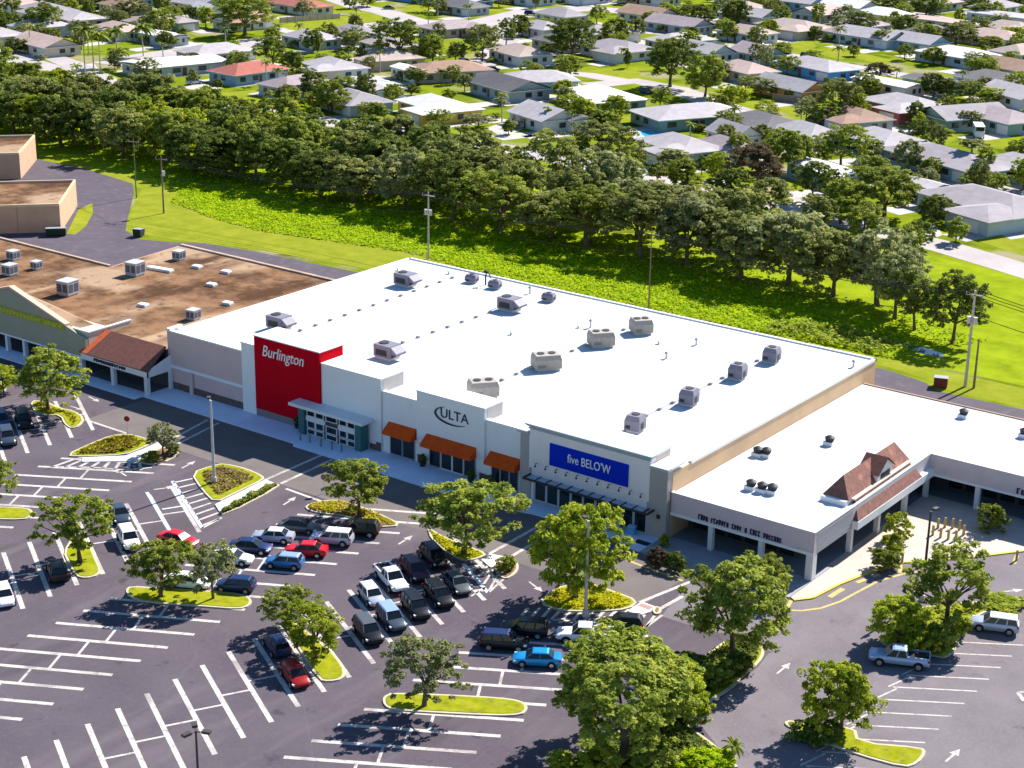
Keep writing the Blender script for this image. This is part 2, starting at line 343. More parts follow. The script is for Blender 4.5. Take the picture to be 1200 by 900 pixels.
def text_mesh(mb, txt, x0, x1, y, z0, z1, depth=0.08, shear=0.0, center=False):
    """flat lettering on a wall that faces -Y, stretched into the given rectangle"""
    cu = bpy.data.curves.new('lettering', 'FONT'); cu.body = txt; cu.size = 1; cu.extrude = 0.0; cu.shear = shear; cu.resolution_u = 3
    ob = bpy.data.objects.new('lettering', cu); COL.objects.link(ob)
    dg = bpy.context.evaluated_depsgraph_get(); me = bpy.data.meshes.new_from_object(ob.evaluated_get(dg))
    vs = [v.co.copy() for v in me.vertices]; fs = [tuple(p.vertices) for p in me.polygons]
    bpy.data.objects.remove(ob); bpy.data.curves.remove(cu); bpy.data.meshes.remove(me)
    ax, bx = min(v.x for v in vs), max(v.x for v in vs); ay, by = min(v.y for v in vs), max(v.y for v in vs)
    P = [(x0+(v.x-ax)/(bx-ax)*(x1-x0), y, z0+(v.y-ay)/(by-ay)*(z1-z0)) for v in vs]
    mb.add(P, fs)
    # give the letters thickness: side walls along boundary edges
    cnt = {}
    for f in fs:
        for i in range(len(f)): e = (f[i], f[(i+1) % len(f)]); cnt[tuple(sorted(e))] = cnt.get(tuple(sorted(e)), 0)+1
    for (a, b), c in cnt.items():
        if c == 1:
            A, B = P[a], P[b]; mb.poly([A, B, (B[0], B[1]+depth, B[2]), (A[0], A[1]+depth, A[2])])

# ------------------------------------------------------------------ ground and paving (the setting)
struct(MB().sheet([(-2500, -200), (1500, -200), (1500, 3000), (-2500, 3000)], 0.0).build('ground', M_ground))
lot = [(-330, 20), (70, 20), (70, 190), (-58, 177.5), (-63.1, 171), (-68.3, 165.5), (-70.3, 160.4), (-71.6, 155.3), (-72.1, 150.6), (-330, 150.6)]
struct(MB().sheet(lot, 0.02).build('parking_lot', M_asphalt))
struct(MB().sheet(gp([(806, 684), (840, 692), (905, 703), (924, 704)])+[(-72.1, 150.4), (-71.6, 155.3), (-70.3, 160.4), (-68.3, 165.5), (-63.1, 171), (-58, 177.5), (70, 190), (70, 20), (-62, 20)]+gp([(880, 925), (815, 842), (850, 815), (888, 782), (902, 764), (884, 742), (835, 742), (775, 722)]), 0.024).build('pale_driveway', M_pale_asph))
struct(MB().sheet([(-172.3, 138.2), (-84.6, 138.2), (-84.6, 150.5), (-172.3, 150.5)], 0.026).build('front_drive', M_lane))
back = gp([(-60, 175), (15, 181), (60, 190), (100, 198), (155, 215), (157, 226), (150, 255), (147, 270), (165, 281), (205, 284), (240, 285), (300, 295), (425, 321)])
back += [(-170, 217), (-98.5, 225.8), (-91.4, 224.0), (-88.4, 221.6), (-76.2, 221.8), (-20, 220.5), (40, 219), (40, 203), (-91, 203), (-91, 207), (-170, 207), (-172, 200), (-240, 186), (-262, 160), (-330, 160), (-420, 230)]
struct(MB().sheet(back, 0.022).build('service_road', M_newasph))
# mown strip along the service road, then the canal bank
struct(MB().sheet([(-300, 240), (-276, 238), (-271, 236), (-262, 226), (-247, 209.5), (-233.4, 211.5), (-216.9, 216.2), (-192.7, 219.0), (-170, 219), (-98.5, 227), (-91.4, 225.2), (-87.5, 222.6), (-20, 222), (60, 221), (60, 229), (-200, 232), (-240, 227), (-262, 239), (-280, 242), (-300, 244)], 0.012).build('lawn_strip', M_lawn))
struct(MB().sheet([(-460, 262), (-276, 240), (-262, 236), (-240, 227), (-200, 233), (60, 230), (60, 262), (-120, 292), (-200, 300), (-300, 305), (-460, 312)], 0.008).build('canal_bank', M_bank))
struct(MB().sheet(gp([(1040, 398), (1062, 401), (1085, 408), (1104, 414), (1106, 419), (1090, 417), (1065, 411), (1045, 404)]), 0.03).build('canal_water', M_water))
# sidewalk in front of the shops
sw = [(-173.2, 149.0), (-144.9, 149.0), (-144.2, 148.3), (-113, 148.3), (-111.5, 148.9), (-107.5, 149.9), (-98, 150.3), (-93.5, 148.9), (-92, 148.9), (-92, 156), (-173.2, 156)]
struct(MB().prism(sw, 0.0, 0.15).build('sidewalk', M_walk))
struct(MB().prism([(-91.98, 148.9), (-85.5, 148.6), (-77, 148.9), (-73.4, 149.0), (-73.4, 159), (-91.98, 159)], 0.0, 0.15).build('arcade_pavement', mat('shade_toned_paver', (.30, .30, .33), .9, var=.08, scale=.6)))  # pavement made darker grey so the arcade's shade is in its colour
struct(MB().prism([(-215, 147.5), (-173.3, 147.5), (-173.3, 156), (-215, 156)], 0.0, 0.15).build('porch_pavement', M_walk))
pl = smoothpoly([(-72.9, 148.9), (-71.6, 150.6), (-70.9, 155.3), (-69.6, 160.4), (-67.8, 164.9), (-62.8, 170.4), (-58, 176.9), (-40, 180), (-20, 181)], 0)
pl = pl+[(-20, 184.9), (-74.3, 184.9), (-74.3, 159.1), (-73.35, 159.1), (-73.35, 149.2)]
struct(MB().prism(pl, 0.0, 0.14).build('plaza_pavement', M_plaza))
kb = MB()
edge = pl[:9]
for i in range(8):
    a, b = np.array(edge[i]), np.array(edge[i+1]); d = (b-a)/np.linalg.norm(b-a); n = np.array([d[1], -d[0]])*0.32
    kb.prism([tuple(a), tuple(b), tuple(b+n), tuple(a+n)], 0.0, 0.15)
struct(kb.build('yellow_kerb', M_kerbY))
struct(MB().sheet(gp([(78, 274), (92, 246), (108, 238), (109, 250), (100, 266), (88, 275)]), 0.03).build('grass_verge', M_lawn))
# ---- residential roads
def ribbon(mb, pts, wd, z):
    P = [np.array(p[:2], float) for p in pts]; L, R = [], []
    for i, p in enumerate(P):
        d = P[min(i+1, len(P)-1)]-P[max(i-1, 0)]; d /= np.linalg.norm(d); n = np.array([-d[1], d[0]])*wd/2
        L.append(tuple(p+n)); R.append(tuple(p-n))
    for i in range(len(P)-1): mb.add([(*R[i], z), (*R[i+1], z), (*L[i+1], z), (*L[i], z)], [(0, 1, 2, 3)])
roads = [([(-470, 345), (-425, 330), (-379, 320), (-355, 314), (-297, 317), (-240, 320), (-181, 313), (-155, 308), (-121, 300), (-100, 292), (-40, 270), (60, 235)], 8.5),
         (gp([(690, 100), (745, 95), (790, 104), (840, 122), (885, 136), (930, 150), (965, 162), (1050, 192), (1120, 208), (1200, 230), (1300, 258)]), 9.5),
         (gp([(640, 84), (690, 88), (740, 97)]), 8.0),
         (gp([(740, 36), (790, 40), (850, 54), (930, 66), (1000, 79), (1050, 87), (1100, 95), (1200, 104), (1300, 112)]), 9.0),
         (gp([(130, 76), (180, 66), (240, 58), (310, 48), (380, 41), (440, 30), (490, 26), (560, 28), (620, 14), (700, 10), (760, 17), (830, 22), (900, 30)]), 15.0),
         (gp([(490, 26), (450, 14), (420, 8), (380, -6)]), 11.0),
         (gp([(600, 22), (594, 45), (575, 66), (552, 86), (540, 98)]), 9.0),
         (gp([(900, 88), (960, 96), (1010, 103), (1060, 98), (1130, 108)]), 6.5),
         (gp([(0, 66), (60, 66), (90, 78), (130, 98), (160, 108)]), 8.0),
         (gp([(1000, 8), (1060, 14), (1130, 26), (1200, 32)]), 9)]
for i, (p, wd) in enumerate(roads):
    mb = MB(); ribbon(mb, p, wd, 0.03+0.004*i); struct(mb.build('road', M_road))
lawns = [[(470, 14), (540, 20), (590, 12), (690, 2), (560, 3), (480, 5)], [(325, 30), (330, 37), (400, 31), (460, 21), (455, 16), (380, 20)], [(668, 84), (700, 92), (752, 96), (750, 84), (720, 80)], [(826, 21), (850, 34), (868, 31), (850, 24)], [(848, 36), (880, 44), (905, 42), (890, 32)], [(902, 50), (945, 60), (958, 54), (945, 44)],
         [(955, 62), (985, 70), (1005, 64), (975, 55)], [(1040, 152), (1110, 169), (1125, 160), (1080, 145)], [(1150, 168), (1200, 182), (1200, 172), (1165, 160)], [(205, 112), (320, 125), (322, 103), (270, 108)], [(100, 95), (150, 100), (150, 80), (118, 84)], [(325, 85), (372, 90), (380, 74), (335, 73)], [(600, 122), (655, 132), (650, 118), (610, 117)],
         [(718, 148), (750, 142), (748, 133), (722, 138)], [(870, 122), (930, 134), (935, 126), (885, 116)], [(1112, 272), (1200, 300), (1200, 275), (1110, 268)], [(1030, 200), (1078, 205), (1070, 192), (1035, 194)], [(1000, 68), (1040, 77), (1045, 70), (1010, 62)]]
lm = MB()
for q in lawns: lm.sheet(gp(q), 0.016)
struct(lm.build('front_lawns', M_lawn))

# ------------------------------------------------------------------ painted markings
mk, mkb, mky = MB(), MB(), MB()
def line(mb, a, b, wd=0.28, z=0.034):
    a, b = np.array(a[:2], float), np.array(b[:2], float); d = (b-a)/np.linalg.norm(b-a); n = np.array([-d[1], d[0]])*wd/2
    mb.add([(*(a-n), z), (*(b-n), z), (*(b+n), z), (*(a+n), z)], [(0, 1, 2, 3)])
ROWS = {'A': (-122.4, 104.7, 0.54), 'B': (-104.5, 100.7, -0.555), 'C': (-86.8, 104.3, 0.59), 'D': (-140.2, 101.4, -0.58), 'E': (-157.5, 123.8, 0.58), 'F': (-174.8, 133.0, -0.6)}
EXT = {'A': (-12, 10), 'B': (-12, 10), 'C': (-12, 7), 'D': (-12, 7), 'E': (-14, 2), 'F': (-18, 2)}
for r, (c, y0, s) in ROWS.items():
    k0, k1 = EXT[r]
    for k in range(k0, k1+1):
        y = y0+3.5*k; h = 6.35
        line(mk, (c-h, y-s*h), (c+h, y+s*h), 0.5)
        if k < k1:
            n_ = math.hypot(1, s); f = abs(s)*3.5/n_/2; ux, uy = 1/n_, s/n_; sg = 1 if s > 0 else -1
            line(mk, (c+sg*f*ux, y+sg*f*uy), (c-sg*f*ux, y+3.5-sg*f*uy), 0.28, 0.030)
for k in range(-9, 4):
    y = 142.2+2.95*k; line(mk, (-56.6, y-1), (-50.0, y+3.2), 0.22); line(mk, (-57.0, y-1.2), (-56.2, y+1.9), 0.2, 0.030)
    line(mk, (-40, y+2), (-33.5, y+6.2), 0.22)
def lp(mb, pts, wd=0.28, z=0.038):
    q = gp(pts)
    for i in range(len(q)-1): line(mb, q[i], q[i+1], wd, z)
for p in ([(100, 492), (148, 508)], [(335, 573), (377, 588)], [(203, 514), (244, 492)], [(209, 520), (256, 496)]): lp(mk, p, 0.4)
for p in ([(310, 563), (376, 534)], [(329, 567), (389, 539)], [(574, 649), (627, 619)], [(598, 653), (630, 634)], [(750, 706), (809, 682)], [(773, 714), (800, 699)]): lp(mk, p, 0.45)
# hatched zones
for t in np.linspace(0, 1, 8):
    a = (75+t*77, 540-1*t); b = (50+t*100, 547+4*t); lp(mk, [(88+t*75, 538+t*2), (60+t*105, 548+t*3)], 0.42)
lp(mk, [(48, 547), (110, 548), (150, 551), (178, 548)], 0.3); lp(mk, [(92, 536), (150, 541)], 0.3)
for t in np.linspace(0, 1, 9): lp(mk, [(203+t*34, 566+t*50), (226+t*34, 561+t*46)], 0.34)
lp(mkb, [(202, 564), (237, 619)], 0.45); lp(mkb, [(172, 577), (200, 624)], 0.4); lp(mkb, [(190, 597), (216, 593)], 0.3); lp(mk, [(237, 619), (258, 608)], 0.35)
for t in np.linspace(0, 1, 10): lp(mk, [(603+t*118, 731+t*-1), (619+t*118, 713+t*1)], 0.36)
lp(mk, [(600, 728), (660, 727), (720, 735), (755, 735)], 0.32)
for t in (0, .33, .66, 1): lp(mk, [(723+t*34, 736-t*1), (733+t*34, 718+t*4)], 0.3)
lp(mk, [(757, 735), (776, 721)], 0.32)
for t in (0, .3, .6, .9): lp(mk, [(555+t*20, 669+t*26), (566+t*20, 657+t*18)], 0.26)
lp(mkb, [(543, 661), (572, 695)], 0.45); lp(mk, [(572, 695), (590, 679)], 0.28)
def arrow(px0, px1):
    a, b = np.array(G(*px0)[:2]), np.array(G(*px1)[:2]); d = (b-a)/np.linalg.norm(b-a); n = np.array([-d[1], d[0]])
    line(mk, a, a+d*1.7, 0.22); t = a+d*1.6
    mk.add([(*(t-n*.45), .038), (*(t+d*1.2), .038), (*(t+n*.45), .038)], [(0, 1, 2)])
for a in (((213, 549), (226, 542)), ((332, 592), (346, 583)), ((467, 638), (480, 630)), ((957, 777), (968, 784)), ((910, 790), (920, 782)), ((1108, 893), (1116, 886)), ((180, 574), (195, 572)), ((148, 558), (140, 553)), ((850, 740), (860, 736)), ((945, 833), (960, 830)), ((620, 682), (628, 688)), ((82, 476), (92, 479)), ((104, 465), (112, 469)), ((1172, 694), (1182, 693)), ((552, 699), (560, 694))): arrow(*a)
lp(mky, [(918, 715), (940, 716), (962, 713), (985, 705), (1005, 694), (1030, 681), (1058, 673), (1076, 670)], 0.32)
lp(mky, [(972, 700), (988, 690)], 0.6); lp(mky, [(1004, 683), (1014, 679)], 0.5); lp(mky, [(1022, 676), (1030, 673)], 0.5)
lp(mky, [(927, 704), (921, 716)], 0.4); lp(mky, [(1055, 661), (1055, 672)], 0.45); lp(mky, [(1188, 661), (1192, 651)], 0.45)
lp(mky, [(735, 657), (800, 681)], 0.35)  # pale yellow strip painted along the sunlit edge of the shop shadow
# white T marks at far right bottom
lp(mk, [(1193, 812), (1200, 822)], 0.4); lp(mk, [(1193, 812), (1235, 806)], 0.3)
struct(mk.build('road_markings', M_paint)); struct(mkb.build('accessible_bay_markings', M_paintB)); struct(mky.build('yellow_lane_markings', M_paintY))

# ------------------------------------------------------------------ planted islands
ISL = {
 'a': [(35, 470), (54, 471), (70, 479), (87, 482), (100, 491), (94, 500), (84, 503), (76, 499), (70, 487), (55, 488), (40, 484)],
 'b': [(75, 535), (107, 520), (130, 511), (150, 509), (170, 514), (181, 519), (165, 527), (147, 534), (100, 536)],
 'c': [(162, 541), (176, 532), (190, 525), (207, 525), (211, 531), (205, 537), (192, 543), (175, 546)],
 'd': [(223, 555), (250, 546), (263, 544), (290, 550), (309, 559), (310, 563), (280, 577), (252, 591), (236, 575)],
 'dh': [(256, 599), (324, 566), (329, 571), (262, 606)],
 'e': [(356, 596), (363, 591), (382, 587), (400, 587), (422, 594), (450, 605), (473, 617), (440, 619), (410, 606), (370, 602)],
 'f': [(500, 618), (520, 630), (545, 640), (573, 650), (560, 656), (541, 659), (520, 646), (505, 633)],
 'g': [(578, 664), (592, 655), (604, 657), (609, 665), (604, 674), (593, 680), (583, 675)],
 'h': [(630, 707), (645, 694), (660, 687), (690, 684), (720, 694), (749, 705), (738, 715), (700, 718), (655, 717)],
 'hs': [(764, 716), (768, 711), (776, 714), (774, 720), (767, 721)],
 'i': [(855, 748), (880, 746), (892, 753), (897, 765), (890, 778), (872, 792), (858, 808), (832, 823), (812, 838), (806, 852), (830, 868), (850, 885), (870, 905), (640, 905), (660, 895), (740, 850), (790, 800), (825, 770)],
 'j': [(448, 820), (453, 815), (470, 813), (560, 817), (600, 820), (616, 825), (619, 832), (612, 839), (580, 840), (500, 836), (460, 833), (450, 828)],
 'k': [(147, 692), (153, 688), (180, 690), (240, 693), (285, 697), (296, 704), (293, 711), (280, 715), (240, 712), (170, 707), (150, 700)],
 'l': [(331, 733), (337, 727), (346, 730), (365, 745), (388, 763), (398, 775), (406, 788), (402, 797), (386, 800), (373, 798), (350, 762)],
 'm': [(85, 630), (93, 625), (101, 632), (107, 640), (113, 656), (119, 668), (116, 675), (101, 679), (88, 676), (80, 661), (74, 648)],
 'n': [(-18, 594), (0, 595), (32, 596), (39, 600), (38, 606), (28, 610), (-18, 609)],
 'o': [(918, 848), (926, 845), (945, 850), (1002, 853), (1007, 871), (1080, 877), (1086, 883), (1076, 896), (1060, 901), (1005, 886), (960, 869), (925, 854)],
 'p': [(1036, 742), (1062, 716), (1100, 709), (1200, 703), (1240, 701), (1240, 707), (1160, 716), (1138, 727), (1125, 746), (1122, 760), (1110, 772), (1095, 770), (1060, 762), (1030, 756)],
 'q': [(-20, 446), (4, 447), (9, 456), (2, 462), (-20, 462)],
}
MULCHY = {'c', 'g', 'dh', 'e', 'hs'}
ISLW = {}
for k, q in ISL.items():
    P = smoothpoly(gp(q), 1); ISLW[k] = P
    kbm = MB(); kbm.prism(P, 0.0, 0.15); struct(kbm.build('island_kerb', M_kerb))
    top = MB(); top.prism(inset(P, 0.28), 0.1, 0.19); struct(top.build('island_mulch' if k in MULCHY else 'island_grass', M_mulch if k in MULCHY else M_igrass))
pads = MB()
for q in ([(97, 537), (147, 535), (168, 527), (188, 518), (191, 524), (174, 533), (160, 541), (96, 542)], [(252, 592), (311, 563), (322, 567), (257, 600)], [(564, 657), (574, 650), (596, 654), (583, 664), (575, 666)], [(735, 717), (752, 706), (768, 712), (762, 718), (750, 722)]):
    pads.prism(gp(q), 0.0, 0.13)
struct(pads.build('ramp_concrete', mat('white_concrete', (0.62, 0.60, 0.60), 0.9, var=0.06, scale=1)))
rp = MB(); rp.sheet(gp([(752, 708), (766, 713), (760, 716), (747, 711)]), 0.139); struct(rp.build('tactile_paving', mat('tactile_red', (0.36, 0.22, 0.19), 0.9)))

# ------------------------------------------------------------------ foliage
rng = np.random.default_rng(11)
def leaf_mesh(name, cen, nor, size, tint, m, aspect=1.0):
    n = len(cen); nor = nor/(np.linalg.norm(nor, axis=1, keepdims=True)+1e-9)
    r = rng.normal(size=(n, 3)); t = r-nor*np.sum(r*nor, axis=1, keepdims=True); t /= (np.linalg.norm(t, axis=1, keepdims=True)+1e-9)
    b = np.cross(nor, t); s = size[:, None]
    a0 = cen-t*s*aspect; a1 = cen+b*s*.55-nor*s*.12; a2 = cen+t*s*aspect; a3 = cen-b*s*.55-nor*s*.12
    V = np.stack([a0, a1, a2, a3], 1).reshape(-1, 3).astype(np.float32)
    me = bpy.data.meshes.new(name)
    me.vertices.add(4*n); me.vertices.foreach_set('co', V.ravel())
    me.loops.add(4*n); me.loops.foreach_set('vertex_index', np.arange(4*n, dtype=np.int32))
    me.polygons.add(n); me.polygons.foreach_set('loop_start', np.arange(0, 4*n, 4, dtype=np.int32)); me.polygons.foreach_set('loop_total', np.full(n, 4, dtype=np.int32))
    me.update(calc_edges=True)
    at = me.attributes.new('tint', 'FLOAT', 'FACE'); at.data.foreach_set('value', tint.astype(np.float32))
    me.materials.append(m); return me
def crown_mesh(seed, nclump=55, per=75, leaf=0.26, flat=1.0, spread=0.26, open_=0.15, low=-0.55, leafmat=None, lobes=4):
    """unit crown: radius about 1, z from about -flat to flat"""
    global rng
    rng = np.random.default_rng(seed)
    ph = rng.uniform(0, 2*PI, lobes); am = rng.uniform(0.08, 0.20, lobes); bl = [(lambda v: v/np.linalg.norm(v))(rng.normal(size=3)) for _ in range(7)]; ba = rng.uniform(-0.30, 0.22, 7)
    C, N, S, T = [], [], [], []
    cl = []
    for i in range(nclump):
        u = rng.normal(size=3); u /= np.linalg.norm(u)
        if u[2] < low: u[2] = -u[2]*0.6; u /= np.linalg.norm(u)
        az = math.atan2(u[1], u[0]); k = 1+sum(am[j]*math.sin((j+1)*az+ph[j]) for j in range(lobes))*math.sqrt(max(0, 1-u[2]**2))
        k += sum(ba[j]*max(0.0, float(u@bl[j]))**5 for j in range(7))
        r = rng.uniform(0.40, 1.0)**0.5*k*0.84
        if rng.random() < open_: r *= 1.15
        c = u*r; c[2] *= flat; rc = spread*rng.uniform(0.65, 1.25); cl.append(c)
        m = int(per*rng.uniform(0.6, 1.2)*(rc/spread))
        d = rng.normal(size=(m, 3)); d /= np.linalg.norm(d, axis=1, keepdims=True)
        d[:, 2] = np.where(d[:, 2] < -0.35, -d[:, 2], d[:, 2])
        p = c+d*rc*np.array([1, 1, 0.72])*rng.uniform(0.55, 1.05, (m, 1))
        nn = d*0.75+u*0.3+np.array([0, 0, .4])+rng.normal(size=(m, 3))*0.55
        ct = rng.uniform(0.0, 0.85)
        C.append(p); N.append(nn); S.append(rng.uniform(0.55, 1.25, m)*leaf); T.append(np.clip(ct+rng.normal(size=m)*0.22, 0, 1))
    return leaf_mesh('crown', np.concatenate(C), np.concatenate(N), np.concatenate(S), np.concatenate(T), leafmat or L_mid), cl
def trunk_mesh(cl, flat, r=0.055, cz=0.0, zb=-1.6, seed=0):
    """trunk and limbs of a unit tree whose crown centre is at z=0 and foot at zb"""
    rd = random.Random(seed); mb = MB(); fork = -flat*0.62
    lean = (rd.uniform(-.06, .06), rd.uniform(-.06, .06))
    mb.tube([(0, 0, zb), (lean[0]*.5, lean[1]*.5, (zb+fork)/2), (lean[0], lean[1], fork)], [r*1.45, r, r*.85], 7)
    for c in rd.sample(cl, min(9, len(cl))):
        mid = (lean[0]+c[0]*.45+rd.uniform(-.05, .05), lean[1]+c[1]*.45+rd.uniform(-.05, .05), fork+(c[2]-fork)*.55)
        mb.tube([(lean[0], lean[1], fork-.02), mid, tuple(c)], [r*.6, r*.4, r*.15], 5)
    o = mb.build('trunk', M_trunk); me = o.data; bpy.data.objects.remove(o); return me
# crown kinds: (mesh, trunk mesh); foot of unit tree at z=0, crown top near z=2.6*?  built with crown centre at z0
class Kind: pass
def make_kind(seed, zb, flat, **kw):
    k = Kind(); k.flat = flat; k.zb = zb
    k.crown, cl = crown_mesh(seed, flat=flat, **kw); k.trunk = trunk_mesh(cl, flat, zb=zb, seed=seed)
    k.top = flat*0.98; return k
KP = [make_kind(s, -1.22, 0.98, nclump=210, per=58, leaf=0.046, spread=0.125, open_=.42, low=-0.75) for s in (1, 2, 3, 4)]
KO = [make_kind(s, -1.2, 0.92, nclump=150, per=55, leaf=0.050, spread=0.115, open_=.5, low=-0.7) for s in (5, 6)]       # open crown, sky gaps
KD = [make_kind(s, -0.98, 0.92, nclump=215, per=66, leaf=0.050, spread=0.130, open_=.25, low=-0.85) for s in (8, 9, 10)]               # dense, low skirt
KS = [make_kind(s, -0.85, 0.85, nclump=80, per=55, leaf=0.085, spread=0.19, low=-0.85) for s in (12, 13)]                # small bush-tree
KB = make_kind(30, -1.1, 0.95, nclump=400, per=72, leaf=0.032, spread=0.085, open_=.25, low=-0.5)                        # big fine-leaved crown
def tree(name, label, cat, base, top_row, width_px, kind, leafm, group=None, rz=None, width=None, height=None, squash=1.0, off=(0, 0)):
    d = PX(base)[2]
    R = (width if width else width_px*d/F_PX)/2*0.98
    H = height if height else height_for(base, top_row)
    t = thing(name, label, cat, base, rz if rz is not None else random.uniform(0, 6.28), group)
    # unit tree from zb to flat -> H tall, R wide
    sz = H/(kind.flat-kind.zb)
    tr = bpy.data.objects.new('trunk', kind.trunk); cr = bpy.data.objects.new('crown', kind.crown)
    for o in (tr, cr):
        COL.objects.link(o); o.parent = t; o.scale = (R, R*squash, sz); o.location = (off[0], off[1], -kind.zb*sz)
    tr.scale = (R*.9, R*.9*squash, sz)
    slot(cr, leafm); return t
# ---- palms
def palm_kind(seed, nf=15, droop=0.9, seglen=1.0):
    rd = np.random.default_rng(seed); cen, nor, siz, tin = [], [], [], []
    V, Fc = [], []
    mb = MB()
    for i in range(nf):
        az = 2*PI*i/nf+rd.uniform(-.2, .2); up = rd.uniform(-0.1, 1.1); L = rd.uniform(.8, 1.05)
        p = np.array([0, 0, 0.0]); d = np.array([math.cos(az)*math.cos(up), math.sin(az)*math.cos(up), math.sin(up)]); side = np.array([-math.sin(az), math.cos(az), 0])
        for s in range(5):
            q = p+d*L/5; w0 = 0.16*(1-abs(s-1.5)/4.2); w1 = 0.16*(1-abs(s+1-1.5)/4.2)
            dn = np.array([0, 0, -.07])
            mb.add([p, p+side*w0+dn, q+side*w1+dn, q, q-side*w1+dn, p-side*w0+dn], [(0, 1, 2, 3), (0, 3, 4, 5)])
            p = q; d = d+np.array([0, 0, -droop*.34]); d /= np.linalg.norm(d)
    o = mb.build('fronds', L_mid); me = o.data; bpy.data.objects.remove(o)
    at = me.attributes.new('tint', 'FLOAT', 'FACE'); at.data.foreach_set('value', rd.uniform(.1, .8, len(me.polygons)).astype(np.float32))
    return me
PALM = [palm_kind(1, 20), palm_kind(2, 16, 1.1)]
_pm = MB(); _pm.tube([(0, 0, 0), (.02, 0, .5), (0, .02, 1)], [0.20, 0.17, 0.13], 7); _po = _pm.build('trunk', M_ptrunk); PTR = _po.data; bpy.data.objects.remove(_po)
def palm(label, base, top_row, width_px, leafm=None, group=None, name='palm_tree', cat='palm', v=0):
    d = PX(base)[2]; R = width_px*d/F_PX/2; H = height_for(base, top_row)
    t = thing(name, label, cat, base, random.uniform(0, 6), group)
    tr = bpy.data.objects.new('trunk', PTR); fr = bpy.data.objects.new('fronds', PALM[v])
    h = max(0.5, H-R*0.45)
    for o in (tr, fr): COL.objects.link(o); o.parent = t
    tr.scale = (1.0, 1.0, h); fr.location = (0, 0, h); fr.scale = (R*1.1, R*1.1, R*1.1); slot(fr, leafm or L_mid)
    return t

# ---- trees of the car park
def g3(x, y): return G(x, y, 0.0)
PT = 'trees on the car park islands'
tree('island_tree', 'round green tree on the pointed island below the gabled shop front', 'tree', g3(57, 482), 411, 92, KP[0], L_mid, PT)
tree('island_tree', 'small sparse yellow-green tree at the end of the hatched walkway near the pedestrian crossing', 'tree', g3(191, 535), 494, 46, KO[0], L_grey, PT)
tree('island_tree', 'spreading tree on the triangular grass island beside the black car and the white hatchback', 'tree', g3(94, 660), 578, 96, KO[1], L_mid, PT)
tree('island_tree', 'green tree on the left half of the long grass island before the white car', 'tree', g3(188, 700), 632, 86, KP[1], L_mid, PT)
tree('island_tree', 'thin tree on the right half of the long grass island beside the dark blue saloon', 'tree', g3(250, 703), 633, 62, KO[0], L_grey, PT)
tree('island_tree', 'tree with forked crown on the yellow-edged bed in front of the glazed white entrance', 'tree', g3(421, 606), 537, 84, KP[2], L_mid, PT)
tree('island_tree', 'large rounded tree in front of the third orange awning', 'tree', g3(543, 651), 562, 120, KP[1], L_mid, PT)
tree('island_tree', 'dense bright green tree beside the tall lamp post in front of the blue sign', 'tree', g3(674, 702), 580, 118, KD[1], L_lime, PT)
tree('island_tree', 'small low tree at the upper tip of the island beside the dark blue hatchback', 'tree', g3(340, 735), 686, 62, KP[0], L_mid, PT)
tree('island_tree', 'bright green tree in the middle of the island above the red hatchback', 'tree', g3(370, 773), 712, 82, KP[1], L_lime, PT)
tree('island_tree', 'open-crowned tree standing alone on the long oval grass island', 'tree', g3(497, 829), 742, 104, KO[1], L_grey, PT)
tree('island_tree', 'wide tree on the rounded tip of the big planted bed beside the driveway', 'tree', g3(858, 775), 655, 138, KP[2], L_mid, PT)
tree('island_tree', 'largest tree in the car park, filling the big planted bed at the bottom', 'tree', g3(730, 893), 748, 228, KB, L_mid, PT)
tree('island_tree', 'low bright tree at the lower right of the largest tree in the planted bed', 'tree', g3(795, 838), 770, 80, KP[0], L_lime, PT)
tree('island_tree', 'compact round tree on the grey-kerbed island at lower right', 'tree', g3(985, 862), 773, 96, KD[1], L_lime, PT)
tree('island_tree', 'light green tree directly behind the silver pickup', 'tree', g3(1052, 757), 695, 78, KD[2], L_lime, PT)
tree('island_tree', 'irregular open tree beside the dark lamp post in front of the plaza', 'tree', g3(1108, 738), 638, 120, KO[0], L_mid, PT)
tree('island_tree', 'tree cut by the left picture edge above the parked black car', 'tree', g3(-8, 598), 535, 60, KP[2], L_mid, PT)
tree('island_tree', 'leafy tree between the covered walkway and the wide tree on the bed tip', 'tree', g3(902, 700), 652, 52, KP[3], L_mid, PT)
tree('island_tree', 'small tree by the dark cars at the left edge below the gabled shop front', 'tree', g3(5, 462), 430, 44, KP[1], L_lime, PT)
palm('small fan palm on the grass tip at the bottom of the picture', g3(858, 900), 868, 34, L_mid, v=1)
# shrubs of the plaza and along the walk
def shrub(label, base, top, wpx, leafm, kind=None, name='shrub', cat='shrub', group=None):
    d = PX(base)[2]; R = wpx*d/F_PX/2; H = height_for(base, top); k = kind or KS[0]
    o = bpy.data.objects.new(name, k.crown); COL.objects.link(o); o.location = (base[0], base[1], H*.45); o.scale = (R, R, H*.62); o.rotation_euler = (0, 0, random.uniform(0, 6))
    slot(o, leafm); return tag(o, label, cat, group)
PS = 'shrubs on the plaza'
shrub('tallest bright green palm shrub on the plaza beside the tiled arcade roof', G(1052, 633, .15), 597, 40, L_lime, KO[0], group=PS)
shrub('bright green leafy shrub on the plaza between the two beds near the arcade', G(1046, 650, .15), 622, 30, L_lime, group=PS)
shrub('dark round shrub at the lower end of the plaza planting bed', G(1035, 667, .15), 640, 34, L_mid, KS[1], group=PS)
shrub('dark leafy shrub beside the plaza bed edge nearest the yellow kerb', G(1046, 664, .15), 645, 26, L_dark, KS[1], group=PS)
shrub('big dark green bush in the shade under the long arcade at right', G(1164, 622, .15), 588, 38, L_mid, KD[1], group=PS)
